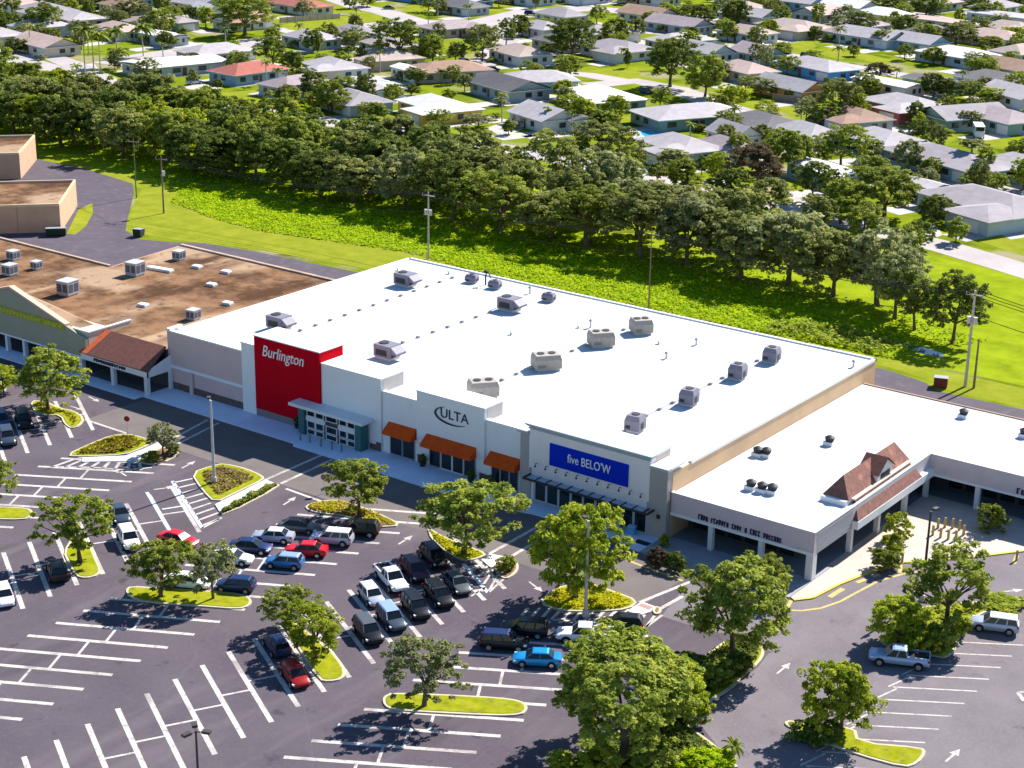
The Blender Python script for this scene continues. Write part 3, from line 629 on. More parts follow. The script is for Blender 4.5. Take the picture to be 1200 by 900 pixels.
shrub('dark reddish bush on the left of the pair in front of the covered walkway', G(770, 662, .15), 640, 32, L_brown, group='bushes by the covered walkway')
shrub('dark reddish bush on the right of the pair in front of the covered walkway', G(791, 668, .15), 646, 30, L_dark, KS[1], group='bushes by the covered walkway')
shrub('small lime green plant at the end of the grey shop front pillar', G(779, 640, .15), 624, 16, L_lime, KS[1])
shrub('round dark shrub in the tiny round bed by the crossing to the covered entrance', g3(594, 669), 650, 26, L_mid, KS[0])
shrub('dark shrub in the mulch bed at the end of the hatched walkway', g3(178, 541), 528, 24, L_mid, KS[0])
shrub('olive shrub at the rounded end of the mulch bed by the crossing', g3(203, 533), 519, 20, L_olive, KS[1])
shrub('dark shrub on the grass island under the compact round tree', g3(960, 866), 848, 66, L_dark, KS[0])
for i, (x, y, t, wd, lf) in enumerate([(1075, 768, 738, 44, L_lime), (1102, 764, 728, 50, L_mid), (1122, 745, 720, 36, L_lime), (1175, 712, 702, 58, L_lime), (1062, 728, 713, 30, L_yellow)]):
    shrub('%s shrub from the left in the hedge bed behind the silver pickup' % ORD[i], g3(x, y), t, wd, lf, KS[i % 2], group='shrubs in the hedge bed')
for i, (x, y, t, wd, lf) in enumerate([(800, 815, 785, 60, L_lime), (835, 800, 770, 60, L_mid), (862, 795, 762, 40, L_dark), (815, 790, 765, 50, L_dark), (700, 905, 870, 60, L_lime), (760, 905, 865, 70, L_mid), (655, 905, 880, 40, L_lime), (815, 850, 815, 40, L_lime)]):
    shrub('%s shrub %s' % (('lime green' if lf is L_lime else 'mid green' if lf is L_mid else 'dark green'), ['left of the wide tree on the bed tip', 'below the wide tree on the bed tip', 'under the wide tree by the curved kerb', 'behind the low bright tree of the planted bed', 'at the bottom edge left of the largest tree trunk', 'at the bottom edge right of the largest tree trunk', 'at the bottom left corner of the big planted bed', 'beside the driveway at the narrow part of the bed'][i]), g3(x, y), t, wd, lf, KS[i % 2], group='shrubs in the big planted bed')
shrub('light green grassy mound at the bottom edge beside the fan palm', g3(832, 905), 880, 64, L_canal, KS[0])
# ground-cover planting in beds
def ground_cover(name, poly, n, h, size, m, label, cat):
    P = np.array(poly); lo, hi = P.min(0), P.max(0); pts = []
    rd = np.random.default_rng(n)
    while len(pts) < n:
        p = rd.uniform(lo, hi)
        ins = False
        for i in range(len(P)):
            a, b = P[i], P[i-1]
            if (a[1] > p[1]) != (b[1] > p[1]) and p[0] < (b[0]-a[0])*(p[1]-a[1])/(b[1]-a[1])+a[0]: ins = not ins
        if ins: pts.append(p)
    pts = np.array(pts); k = len(pts)
    bumps = 0.5+0.5*np.sin(pts[:, 0]*1.1+2*np.sin(pts[:, 1]*.7))*np.sin(pts[:, 1]*1.3+1.5*np.sin(pts[:, 0]*.5))
    z = 0.1+h*(0.25+0.75*bumps)*rd.uniform(.5, 1.0, k)
    cen = np.column_stack([pts, z]); nor = rd.normal(size=(k, 3))*.38+np.array([0, .15, 1.0])
    me = leaf_mesh(name, cen, nor, rd.uniform(.6, 1.3, k)*size, np.clip(bumps*.7+rd.normal(size=k)*.2, 0, 1), m)
    o = bpy.data.objects.new(name, me); COL.objects.link(o); tag(o, label, cat); o['kind'] = 'stuff'; return o
ground_cover('flowering_ground_cover', inset(ISLW['b'], .7), 520, 0.55, .28, L_bedo, 'brown and yellow tufts planted on the stop sign island', 'ground cover')
ground_cover('flowering_ground_cover', inset(ISLW['d'], 1.1), 900, 0.45, .22, leaf_mat('leaf_dry', (0.20, 0.13, 0.05), (0.42, 0.30, 0.15)), 'dry brown ground cover round the lamp post island', 'ground cover')
ground_cover('clipped_hedge_planting', inset(ISLW['dh'], .2), 900, 0.7, .2, L_mid, 'low dark green hedge strip beside the white walkway', 'ground cover')
ground_cover('flowering_ground_cover', inset(ISLW['e'], .35), 800, 0.5, .2, L_yellow, 'bright yellow ground cover in the bed under the forked tree', 'ground cover')
ground_cover('flowering_ground_cover', inset(ISLW['f'], .4), 500, 0.4, .2, L_yellow, 'yellow ground cover under the large rounded tree', 'ground cover')
ground_cover('flowering_ground_cover', inset(ISLW['h'], .5), 1200, 0.5, .2, L_yellow, 'yellow ground cover on the lamp post island before the blue sign', 'ground cover')
ground_cover('flowering_ground_cover', inset(ISLW['a'], .8), 160, 0.4, .22, L_bedo, 'brown tufts on the pointed island', 'ground cover')
ground_cover('bed_ground_cover', inset(ISLW['i'], .5), 4200, 0.9, .3, L_dark, 'dark leafy ground cover of the big planted bed', 'ground cover')
ground_cover('bed_ground_cover', inset(ISLW['p'], .3), 900, 0.6, .25, L_mid, 'leafy ground cover of the hedge bed', 'ground cover')
# the overgrown canal bank
ground_cover('bank_vegetation', [(-258, 232), (-243, 228), (-228, 226), (-196, 232), (-170, 229), (-98, 231), (-100, 243), (-140, 250), (-190, 253), (-240, 250), (-268, 246)], 26000, .28, .30, L_canal, 'bright green creepers overgrowing the canal bank', 'bank vegetation')
ground_cover('bank_vegetation', [(-330, 262), (-290, 246), (-262, 240), (-200, 246), (-120, 246), (-96, 240), (-92, 250), (-140, 262), (-300, 272)], 9000, .45, .36, L_canal, 'darker undergrowth under the canal trees', 'bank vegetation')

ground_cover('bank_undergrowth', [(-122, 231), (-102, 231.5), (-101, 238), (-112, 241), (-123, 237)], 900, 1.0, .40, L_mid, 'dark green scrub on the canal bank near the right end of the white roof', 'bank vegetation')

# ------------------------------------------------------------------ cars
def paint(name, c, metal=0.25, rough=0.32):
    return mat('paint_'+name, c, rough, metal=metal, spec=0.5)
PN = {'white': (0.72, 0.73, 0.74), 'silver': (0.42, 0.46, 0.55), 'navy': (0.012, 0.03, 0.10), 'blue': (0.03, 0.16, 0.40), 'bright_blue': (0.01, 0.28, 0.62), 'black': (0.010, 0.011, 0.014),
      'red': (0.55, 0.006, 0.015), 'dark_red': (0.33, 0.012, 0.012), 'maroon': (0.07, 0.012, 0.03), 'grey': (0.10, 0.11, 0.12), 'pale_blue': (0.30, 0.42, 0.62), 'cream': (0.65, 0.62, 0.56), 'slate': (0.05, 0.07, 0.10)}
PAINT = {k: paint(k, v, 0.0 if k in ('white', 'cream', 'red') else 0.3) for k, v in PN.items()}
def loft(mb, secs):
    """secs: (x, half_width, z_bottom, z_top); rounded-section shell"""
    rings = []
    for x, hw, zb, zt in secs:
        h = zt-zb
        rings.append([(x, -hw*.90, zb), (x, -hw, zb+h*.30), (x, -hw*.985, zb+h*.72), (x, -hw*.90, zb+h*.93), (x, -hw*.72, zt), (x, hw*.72, zt), (x, hw*.90, zb+h*.93), (x, hw*.985, zb+h*.72), (x, hw, zb+h*.30), (x, hw*.90, zb)])
    n = 10; vs = [p for r in rings for p in r]; fs = []
    for i in range(len(rings)-1):
        for k in range(n): fs.append((i*n+k, (i+1)*n+k, (i+1)*n+(k+1) % n, i*n+(k+1) % n))
    fs += [tuple(range(n)), tuple(range((len(rings)-1)*n+n-1, (len(rings)-1)*n-1, -1))]
    mb.add(vs, fs)
def frustum(mb, b, t):
    """b,t: (x0,x1,hw,z)"""
    mb.add([(b[0], -b[2], b[3]), (b[1], -b[2], b[3]), (b[1], b[2], b[3]), (b[0], b[2], b[3]), (t[0], -t[2], t[3]), (t[1], -t[2], t[3]), (t[1], t[2], t[3]), (t[0], t[2], t[3])],
           [(4, 5, 6, 7), (0, 1, 5, 4), (1, 2, 6, 5), (2, 3, 7, 6), (3, 0, 4, 7)])
SHAPES = {
 'sedan': dict(L=4.75, sec=[(-2.38, .74, .38, .78), (-2.28, .84, .28, .98), (-1.75, .90, .22, 1.03), (-.6, .925, .20, .98), (.9, .925, .20, .96), (1.6, .90, .22, .86), (2.2, .84, .26, .74), (2.40, .68, .36, .58)], cab=((-1.72, 1.12, .80, .95), (-1.02, .38, .60, 1.44)), wx=(-1.42, 1.42), wr=.33),
 'hatch': dict(L=4.2, sec=[(-2.08, .76, .36, .85), (-2.0, .85, .28, 1.05), (-1.5, .90, .22, 1.06), (.6, .90, .20, 1.0), (1.4, .88, .22, .90), (1.95, .82, .27, .76), (2.12, .66, .36, .60)], cab=((-1.95, 1.05, .79, 1.0), (-1.60, .36, .62, 1.50)), wx=(-1.32, 1.30), wr=.33),
 'suv': dict(L=4.8, sec=[(-2.40, .82, .45, .95), (-2.32, .90, .36, 1.16), (-1.7, .945, .30, 1.18), (.7, .945, .30, 1.12), (1.6, .93, .32, 1.04), (2.2, .87, .36, .92), (2.42, .74, .44, .74)], cab=((-2.25, 1.15, .84, 1.10), (-2.0, .45, .68, 1.72)), wx=(-1.45, 1.48), wr=.38),
 'pickup': dict(L=5.8, sec=[(-2.92, .90, .55, 1.12), (-2.86, .95, .48, 1.20), (-.4, .97, .42, 1.20), (1.0, .97, .42, 1.18), (1.9, .96, .44, 1.14), (2.7, .92, .50, 1.04), (2.92, .80, .56, .82)], cab=((-.75, 1.35, .86, 1.14), (-.55, .62, .70, 1.86)), wx=(-1.85, 1.85), wr=.41),
}
CARP = {}
for kind, S in SHAPES.items():
    root = thing(kind, 'car', 'car')
    b = MB(); loft(b, S['sec'])
    c0, c1 = S['cab']
    # pillars and roof share the body paint
    if kind == 'pickup':
        pass
    body = b.build('body', PAINT['white'], root, smooth=False)
    body.data.polygons.foreach_set('use_smooth', [True]*len(body.data.polygons))
    try: body.data.set_sharp_from_angle(angle=math.radians(38))
    except Exception: pass
    wb = MB(); frustum(wb, c0, c1); wb.build('windows', M_cglass, root)
    rb = MB()
    x0, x1, hw, z = c1; e = .03
    frustum(rb, (x0-.10, x1+.10, hw+.05, z-.02), (x0+.10, x1-.12, hw-.08, z+.05))
    for sy in (-1, 1):
        nb = 4 if kind in ('suv',) else 3
        for q in range(nb):
            f = q/(nb-1); bx, tx = c0[0]+(c0[1]-c0[0])*f, c1[0]+(c1[1]-c1[0])*f
            pw = .06 if 0 < q < nb-1 else .05
            rb.tube([(bx, sy*(c0[2]+.005), c0[3]-.02), (tx, sy*(c1[2]+.01), c1[3])], pw, 4)
    rb.build('roof', PAINT['white'], root)
    if kind == 'pickup':
        cb = MB(); cb.box(-2.78, -.85, -.78, .78, 1.205, 1.215); cb.build('cargo_bed', mat('bed_liner', (.02, .02, .022), .9), root)
        rl = MB(); rl.box(-2.86, -.78, -.94, -.80, 1.19, 1.34); rl.box(-2.86, -.78, .80, .94, 1.19, 1.34); rl.box(-2.90, -2.79, -.94, .94, 1.19, 1.34); rl.build('bed_rail', PAINT['white'], root)
    wr = S['wr']
    for wx in S['wx']:
        for sy in (-1, 1):
            yw = sy*(max(s[1] for s in S['sec'])-.02); t = MB(); n = 16
            vs = [(wx+wr*math.cos(2*PI*i/n), yw+o, wr+wr*math.sin(2*PI*i/n)) for o in (-.11, .11) for i in range(n)]
            t.add(vs, [(i, (i+1) % n, n+(i+1) % n, n+i) for i in range(n)]+[tuple(range(n)), tuple(range(2*n-1, n-1, -1))])
            # dark wheel-arch lip
            A = wr*1.22
            t.add([(wx+A*math.cos(PI*i/10), yw-sy*.02+sy*.035, wr+A*math.sin(PI*i/10)) for i in range(11)], [tuple(range(11))])
            wh = t.build('wheel', M_tyre, root)
            r = MB(); rr = wr*.62
            r.add([(wx+rr*math.cos(2*PI*i/n), yw+sy*.125, wr+rr*math.sin(2*PI*i/n)) for i in range(n)]+[(wx+rr*math.cos(2*PI*i/n), yw+sy*.1, wr+rr*math.sin(2*PI*i/n)) for i in range(n)], [tuple(range(n))]+[(i, (i+1) % n, n+(i+1) % n, n+i) for i in range(n)])
            r.build('rim', M_rim, wh)
    fx, fh = S['sec'][-2][0], S['sec'][-2]; rx, rh = S['sec'][1][0], S['sec'][1]
    for sy in (-1, 1):
        h = MB(); zt = fh[3]-.06; h.box(fx-.22, fx+.06, sy*(fh[1]-.06)-.16, sy*(fh[1]-.06)+.07*1, zt-.16, zt); h.build('headlight', M_hlamp, root)
        h = MB(); zt = rh[3]-.06; h.box(rx-.05, rx+.18, sy*(rh[1]-.07)-.12, sy*(rh[1]-.07)+.10, zt-.2, zt); h.build('taillight', M_tlamp, root)
    CARP[kind] = root
CNAME = {'sedan': ('parked_sedan', 'car'), 'hatch': ('parked_hatchback', 'car'), 'suv': ('parked_suv', 'car'), 'pickup': ('pickup_truck', 'pickup truck')}
def car(kind, col, loc, ang, label, roofcol=None, group='cars in the car park'):
    r = dup(CARP[kind], (loc[0], loc[1], loc[2] if len(loc) > 2 else .03), math.radians(ang), label, group, recolor={'body': PAINT[col], 'roof': PAINT[roofcol or col], 'bed_rail': PAINT[col]})
    r.name = CNAME[kind][0]; r['category'] = CNAME[kind][1]; return r
def bay(row, dx, k, flip=False, jit=0):
    c, y0, s = ROWS[row]; return (c+dx, y0+3.5*k+s*dx, .03), math.degrees(math.atan(s))+(180 if flip else 0)+jit
def bcar(kind, col, row, dx, k, flip, label, roofcol=None):
    l, a = bay(row, dx, k, flip, random.uniform(-2, 2)); return car(kind, col, l, a, label, roofcol)
bcar('sedan', 'silver', 'A', -3.4, 6.55, True, 'pale silver saloon in the back bay beside the white estate and the red car', 'white')
bcar('sedan', 'navy', 'A', -3.3, 5.5, False, 'dark navy saloon parked nose to nose with the light blue hatchback', 'navy')
bcar('sedan', 'grey', 'A', -3.0, 7.55, False, 'black saloon in deep shade beneath the forked tree and left of the black off-roader', 'black')
bcar('sedan', 'red', 'A', 2.0, 5.6, True, 'bright red saloon between the light blue hatchback and the white estate')
bcar('hatch', 'blue', 'A', 2.3, 4.5, True, 'light blue hatchback parked beside the bright red saloon', 'pale_blue')
bcar('suv', 'silver', 'A', 2.2, 6.7, True, 'white-roofed estate car parked between the bright red saloon and the black off-roader', 'white')
bcar('suv', 'black', 'A', 2.9, 7.65, True, 'black off-roader parked under the yellow bed of the forked tree')
bcar('sedan', 'cream', 'A', -2.9, 4.5, False, 'white saloon half hidden behind the thin tree of the long grass island')
bcar('hatch', 'navy', 'A', 2.3, 2.4, True, 'dark blue car parked just behind the right end of the long grass island')
bcar('sedan', 'white', 'A', -2.2, 2.4, False, 'white car hidden behind the left tree of the long grass island')
bcar('hatch', 'silver', 'B', -2.9, 5.45, False, 'silver hatchback with white roof parked ahead of the slate blue estate', 'white')
bcar('suv', 'slate', 'B', 2.2, 5.45, False, 'slate blue estate with pale roof parked behind the silver hatchback', 'pale_blue')
bcar('suv', 'black', 'B', 2.2, 4.45, False, 'black off-roader with grey roof parked beside the slate blue estate', 'grey')
bcar('pickup', 'white', 'B', -3.7, 6.5, False, 'white pickup with open dark bed parked behind the black estate')
bcar('suv', 'black', 'B', 2.5, 6.5, False, 'black estate parked nose to tail with the white pickup')
bcar('suv', 'maroon', 'B', -3.1, 7.5, False, 'maroon off-roader parked beside the white pickup')
bcar('suv', 'black', 'B', 2.7, 7.55, False, 'black off-roader with dark green windows parked in front of the maroon off-roader')
bcar('suv', 'black', 'B', -3.6, 8.55, False, 'black van-like car in the shade of the large rounded tree')
bcar('sedan', 'grey', 'B', 2.2, 8.5, False, 'low dark grey saloon parked beside the hatched bay near the large rounded tree')
bcar('hatch', 'navy', 'B', -2.9, 1.45, True, 'dark blue hatchback parked left of the bright green tree island')
bcar('hatch', 'dark_red', 'B', 2.7, 1.4, False, 'dark red hatchback parked below the bright green tree island')
bcar('sedan', 'slate', 'D', -3.7, 4.5, False, 'dark blue saloon parked ahead of the white off-roader in the left aisle')
bcar('suv', 'white', 'D', 2.6, 4.35, False, 'white off-roader parked behind the dark blue saloon in the left aisle')
car('sedan', 'red', (*G(209, 632, .6)[:2], .03), 10, 'bright red saloon standing just above the long grass island, apart from the other cars')
bcar('suv', 'black', 'D', 2.9, 1.5, True, 'black off-roader parked against the triangular grass island')
bcar('hatch', 'white', 'D', 3.4, -.5, False, 'white hatchback cut by the left picture edge')
car('suv', 'navy', (*G(1, 492, .7)[:2], .03), -31, 'dark blue off-roader nearest the picture edge in the top left bays', group='dark cars at the left edge')
car('suv', 'slate', (*G(8, 512, .7)[:2], .03), -31, 'dark slate off-roader lowest of the three in the top left bays', group='dark cars at the left edge')
car('suv', 'black', (*G(28, 492, .7)[:2], .03), -31, 'black off-roader parked beside the pointed island at top left', group='dark cars at the left edge')
bcar('suv', 'black', 'C', -3.5, 5.55, False, 'black estate with blue-black roof parked left of the bright blue saloon', 'navy')
bcar('sedan', 'bright_blue', 'C', 1.0, 4.6, True, 'bright blue saloon half hidden by the largest tree', 'bright_blue')
bcar('pickup', 'white', 'C', 2.0, 6.35, True, 'white pickup parked in front of the hatched strip beside the lamp post', 'white')
bcar('suv', 'black', 'C', -3.6, 6.55, True, 'black off-roader in tree shade between the black estate and the hatched strip')
bcar('hatch', 'black', 'C', 3.4, 7.45, True, 'black hatchback at the hatched strip right of the lamp post')
pk = car('pickup', 'pale_blue', (*G(1054, 770, .8)[:2], .03), 203, 'pale silver-blue pickup with open bed at the lower right')
car('suv', 'silver', (*G(1166, 730, .8)[:2], .03), 200, 'white-roofed silver off-roader parked by the hedge at the right edge', 'white')
# behind the shops and in the streets
car('pickup', 'white', (*G(14, 290, .7)[:2], .03), 5, 'white service truck behind the brown-roofed shops at the left edge', group='cars behind the shops')
car('hatch', 'white', (*G(22, 300, .7)[:2], .03), 40, 'small white car beside the white service truck at the left edge', group='cars behind the shops')
RS = 'cars in the residential streets'
for kd, cl, px, a, lb in (('suv', 'navy', (577, 82), 70, 'dark blue car on the pale drive above the dark patterned roofs'), ('suv', 'silver', (545, 73), -10, 'silver car on the street beside the lime lawn in the upper middle'), ('hatch', 'navy', (515, 77), 10, 'dark car parked between lime bushes in the upper middle'),
     ('suv', 'navy', (946, 66), -15, 'blue car in the drive of the bright blue house'), ('suv', 'black', (888, 51), -20, 'black car on the street corner before the light blue house'), ('hatch', 'dark_red', (852, 135), -60, 'red car parked beside the dark hipped roof'), ('hatch', 'navy', (757, 107), -20, 'dark blue car in the shade of the two big street trees'),
     ('sedan', 'white', (640, 18), 20, 'white car on the wide pale road at the top'), ('suv', 'black', (622, 16), 20, 'black car on the wide pale road at the top'), ('sedan', 'grey', (456, 9), 40, 'dark car on the upper cross road'), ('suv', 'silver', (228, 96), 70, 'silver car under the small round tree by the white flat house'), ('suv', 'slate', (955, 143), -20, 'dark car in the drive left of the bushy tree by the curved street'),
     ('hatch', 'dark_red', (1194, 194), -20, 'red car at the right edge beside the large grey roof'), ('suv', 'white', (1190, 152), -30, 'white car beside the white camper van')):
    car(kd, cl, (*G(px[0], px[1], .6)[:2], .06), a, lb, group=RS)
# camper van
cv = thing('camper_van', 'white camper van with dark side windows parked on the lawn at upper right', 'camper van', (*G(1146, 160)[:2], .05), math.radians(-62))
b = MB(); b.box(-3.6, 3.2, -1.2, 1.2, .55, 3.0); b.box(3.2, 3.9, -1.1, 1.1, .55, 1.9); b.build('body', PAINT['white'], cv)
for x in (-2.2, -.4, 1.4):
    for sy in (-1, 1): b = MB(); b.box(x-.45, x+.45, sy*1.21-.01, sy*1.21+.01, 1.6, 2.4); b.build('window', M_cglass, cv)
b = MB(); b.box(3.19, 3.24, -1, 1, 1.95, 2.8); b.build('windscreen', M_cglass, cv)
for x in (-2.3, 2.4):
    for sy in (-1, 1):
        b = MB(); n = 12; vs = [(x+.42*math.cos(2*PI*i/n), sy*1.1+o, .42+.42*math.sin(2*PI*i/n)) for o in (-.13, .13) for i in range(n)]
        b.add(vs, [(i, (i+1) % n, n+(i+1) % n, n+i) for i in range(n)]+[tuple(range(n)), tuple(range(2*n-1, n-1, -1))]); b.build('wheel', M_tyre, cv)
for r in CARP.values(): proto_remove(r)
# dumpsters and trailer behind the tan building
def dumpster(loc, rz, m, label, L=2.4):
    t = thing('dumpster', label, 'dumpster', loc, rz)
    b = MB(); b.add([(-L/2, -.8, .15), (L/2, -.8, .15), (L/2, .6, .15), (-L/2, .6, .15), (-L/2, -.95, 1.5), (L/2, -.95, 1.5), (L/2, .9, 1.3), (-L/2, .9, 1.3)], [(0, 3, 2, 1), (0, 1, 5, 4), (1, 2, 6, 5), (2, 3, 7, 6), (3, 0, 4, 7)]); b.build('bin', m, t)
    b = MB(); b.add([(-L/2-.05, -1, 1.52), (L/2+.05, -1, 1.52), (L/2+.05, .95, 1.33), (-L/2-.05, .95, 1.33), (-L/2-.05, -1, 1.58), (L/2+.05, -1, 1.58), (L/2+.05, .95, 1.39), (-L/2-.05, .95, 1.39)], [(4, 5, 6, 7), (0, 1, 5, 4), (1, 2, 6, 5), (2, 3, 7, 6), (3, 0, 4, 7), (0, 3, 2, 1)]); b.build('lid', mat('lid_grey', (.25, .28, .3), .6), t)
dumpster((*G(66, 276)[:2], .02), math.radians(47), mat('bin_green', (.012, .03, .02), .5), 'dark green dumpster against the tan block wall at left', 3.6)
dumpster((*G(1102, 453)[:2], .02), math.radians(20), mat('bin_brown', (.12, .03, .03), .6), 'dark red dumpster with white lid on the grass by the utility poles', 1.9)
dumpster((*G(163, 277)[:2], .02), math.radians(20), M_hvacd, 'small dark bin on the grass edge beside the brown roof', 1.6)
# ------------------------------------------------------------------ the white-roofed shop building
RZ = 8.0
rb = thing('shop_building', 'large white flat-roofed shop building with red, pale blue and grey fronts', 'building', (-132.4, 180, 0)); O = (-132.4, 180, 0)
def part(name, mb, m, parent=None, origin=None):
    return mb.build(name, m, parent or rb, origin or O)
X0, X1, YF, YB = -173.3, -91.4, 154.0, 206.2
b = MB(); b.box(X0, X1, YF+.3, YB, 0, RZ-.02); part('wall', b, M_tanor)
b = MB(); b.box(X0+.15, X1-.15, YF+.6, YB-.15, RZ-.03, RZ); part('roof', b, M_roofw)
b = MB()
for q in ((X0-.05, X0+.35, YF+.6, YB), (X1-.35, X1+.08, YF+4.2, YB), (X0-.05, X1+.08, YB-.35, YB+.05)): b.box(*q, RZ-.15, RZ+.22)
part('roof_coping', b, M_coping)
# seams of the membrane
# left tan front
b = MB(); b.box(X0, -158.4, YF, YF+.31, .15, 8.32); part('tan_front', b, M_tan)
b = MB(); b.box(X0-.05, -158.4, YF-.04, YF+.6, 8.33, 8.52); b.box(X0-.06, X0+.6, YF-.04, YF+2.4, 8.54, 8.75); part('tan_coping', b, M_coping)
b = MB(); b.box(X0+.1, -158.42, YF-.07, YF, 3.15, 3.6); part('band', b, M_white)
b = MB(); b.box(X0+.1, -158.42, YF-.09, YF-.001, .15, 1.1); part('brick_base', b, M_brick)
b = MB(); b.box(-168.9, -168.3, YF-.35, YF-.1, .15, 3.2); part('pilaster', b, M_tan)
# pale pilaster left of the red box
b = MB(); b.box(-158.5, -155.95, YF-.35, YF+3, .15, 9.7); part('pale_pier', b, M_white)
b = MB(); b.box(-158.6, -155.95, YF-.42, YF+3.1, 9.71, 9.92); part('pier_coping', b, M_coping)
# red box
b = MB(); b.box(-155.9, -144.2, YF-.5, YF+4.0, 1.15, 11.25); part('red_box', b, M_red)
b = MB(); b.box(-155.9, -144.25, YF-.46, YF+3.9, .15, 1.14); part('red_box_base', b, mat('grey_base', (.22, .19, .2), .9))
b = MB(); b.box(-155.95, -144.15, YF-.55, YF+4.05, 11.255, 11.40); part('red_box_coping', b, M_coping)
b = MB(); text_mesh(b, 'Burlington', -154.3, -146.9, YF-.62, 8.35, 10.35, .1, .25); part('sign_letters', b, M_sign)
# pale blue-white wall of the glazed entrance
b = MB(); b.box(-144.18, -134.1, YF-.2, YF+4.3, .15, 9.7); s_ = part('white_front', b, M_white)
b = MB(); b.box(-144.18, -134.05, YF-.26, YF+4.35, 9.705, 9.90); part('front_coping', b, M_coping)
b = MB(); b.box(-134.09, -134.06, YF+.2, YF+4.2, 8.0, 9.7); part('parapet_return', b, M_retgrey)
b = MB(); b.box(-134.9, -134.12, YF-.27, YF-.21, .15, 1.3); b.box(-136.0, -134.12, YF-.26, YF-.205, .15, .9); part('front_base', b, M_brick)
# entrance pavilion
b = MB(); b.box(-147.9, -135.2, YF-2.6, YF-.22, 3.95, 4.35); part('canopy', b, M_frame)
for x in (-146.8, -137.0): b = MB(); b.box(x, x+1.0, YF-1.95, YF-.56, .15, 3.94); part('column', b, M_teal)
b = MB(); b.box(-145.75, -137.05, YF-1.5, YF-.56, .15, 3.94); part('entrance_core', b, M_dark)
for i, (xa, xb, cols) in enumerate(((-145.6, -142.6, 2), (-142.3, -140.3, 1), (-140.0, -137.2, 2))):
    for za, zb in ((.25, 1.05), (1.15, 2.15), (2.75, 3.75)):
        for c in range(cols):
            wdt = (xb-xa)/cols; xx = xa+c*wdt
            fr = MB(); y = YF-1.52
            fr.box(xx, xx+wdt-.06, y-.1, y+.01, za, za+.1); fr.box(xx, xx+wdt-.06, y-.1, y+.01, zb-.1, zb); fr.box(xx, xx+.12, y-.1, y+.01, za+.1, zb-.1); fr.box(xx+wdt-.18, xx+wdt-.06, y-.1, y+.01, za+.1, zb-.1)
            fo = part('window', fr, M_frame)
            g = MB(); g.box(xx+.12, xx+wdt-.18, y-.05, y+.005, za+.1, zb-.1); g.build('pane', M_glass, fo, O)
b = MB(); b.box(-145.75, -142.4, YF-1.66, YF-1.5, 2.15, 2.75); b.box(-140.15, -137.05, YF-1.66, YF-1.5, 2.15, 2.75); part('entrance_band', b, M_frame)
# cosmetics front with raised centre and orange awnings
b = MB(); b.box(-134.05, -111.85, YF+.05, YF+.35, .15, 8.12); part('pale_front', b, M_white)
b = MB(); b.box(-134.0, -111.8, YF, YF+.6, 8.13, 8.3); part('pale_front_coping', b, M_coping)
b = MB(); b.box(-128.2, -117.6, YF-.25, YF+3.4, 3.0, 9.62); part('raised_front', b, M_white)
b = MB(); b.box(-128.25, -117.55, YF-.3, YF+3.45, 9.625, 9.8); part('raised_coping', b, M_coping)
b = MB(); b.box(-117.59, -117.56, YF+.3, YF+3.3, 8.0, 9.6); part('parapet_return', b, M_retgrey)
for x0, x1, cols in ((-133.0, -128.4, 2), (-126.6, -118.8, 4), (-116.9, -112.3, 3)):
    a = MB(); y0 = YF+.04
    if x0 > -128 and x1 < -117: y0 = YF-.26
    yo = y0-1.35
    a.add([(x0, y0, 4.45), (x1, y0, 4.45), (x1, yo, 3.45), (x0, yo, 3.45), (x0, yo, 3.1), (x1, yo, 3.1), (x0, y0, 3.1), (x1, y0, 3.1)], [(0, 3, 2, 1), (3, 4, 5, 2), (0, 6, 4, 3), (1, 2, 5, 7)]); part('awning', a, M_awning)
    for c in range(cols):
        wd = (x1-x0-.5)/cols; xa = x0+.25+c*wd; fr = MB(); y = YF+.04
        fr.box(xa, xa+wd-.05, y-.1, y, 2.9, 3.05); fr.box(xa, xa+.1, y-.1, y, .2, 2.9); fr.box(xa+wd-.15, xa+wd-.05, y-.1, y, .2, 2.9); fr.box(xa+.1, xa+wd-.15, y-.1, y, .2, .32)
        isdoor = cols == 4 and c in (1, 2)
        fo = part('door' if isdoor else 'window', fr, M_frame if isdoor else mat('dark_frame', (.25, .27, .29), .5)); g = MB(); g.box(xa+.1, xa+wd-.15, y-.03, y-.005, .32, 2.9); g.build('pane', M_glass, fo, O)
b = MB(); b.box(-128.3, -126.9, YF-.02, YF+.04, .15, 1.2); b.box(-118.5, -117.2, YF-.02, YF+.04, .15, 1.2); part('front_base', b, M_brick)
# swoosh logo and letters
lg = MB(); text_mesh(lg, 'ULTA', -124.35, -120.0, YF-.34, 7.15, 8.35, .07)
prev = None
for i in range(26):
    t = math.radians(115+i*8.2); wdt = .06+.22*math.sin(PI*i/25)
    p = (-122.6+2.75*math.cos(t), YF-.34, 7.55+1.15*math.sin(t)); q = (-122.6+(2.75-wdt*1.3)*math.cos(t), YF-.34, 7.55+(1.15-wdt)*math.sin(t))
    if prev: lg.poly([prev[0], p, q, prev[1]])
    prev = (p, q)
part('sign_letters', lg, M_navy)
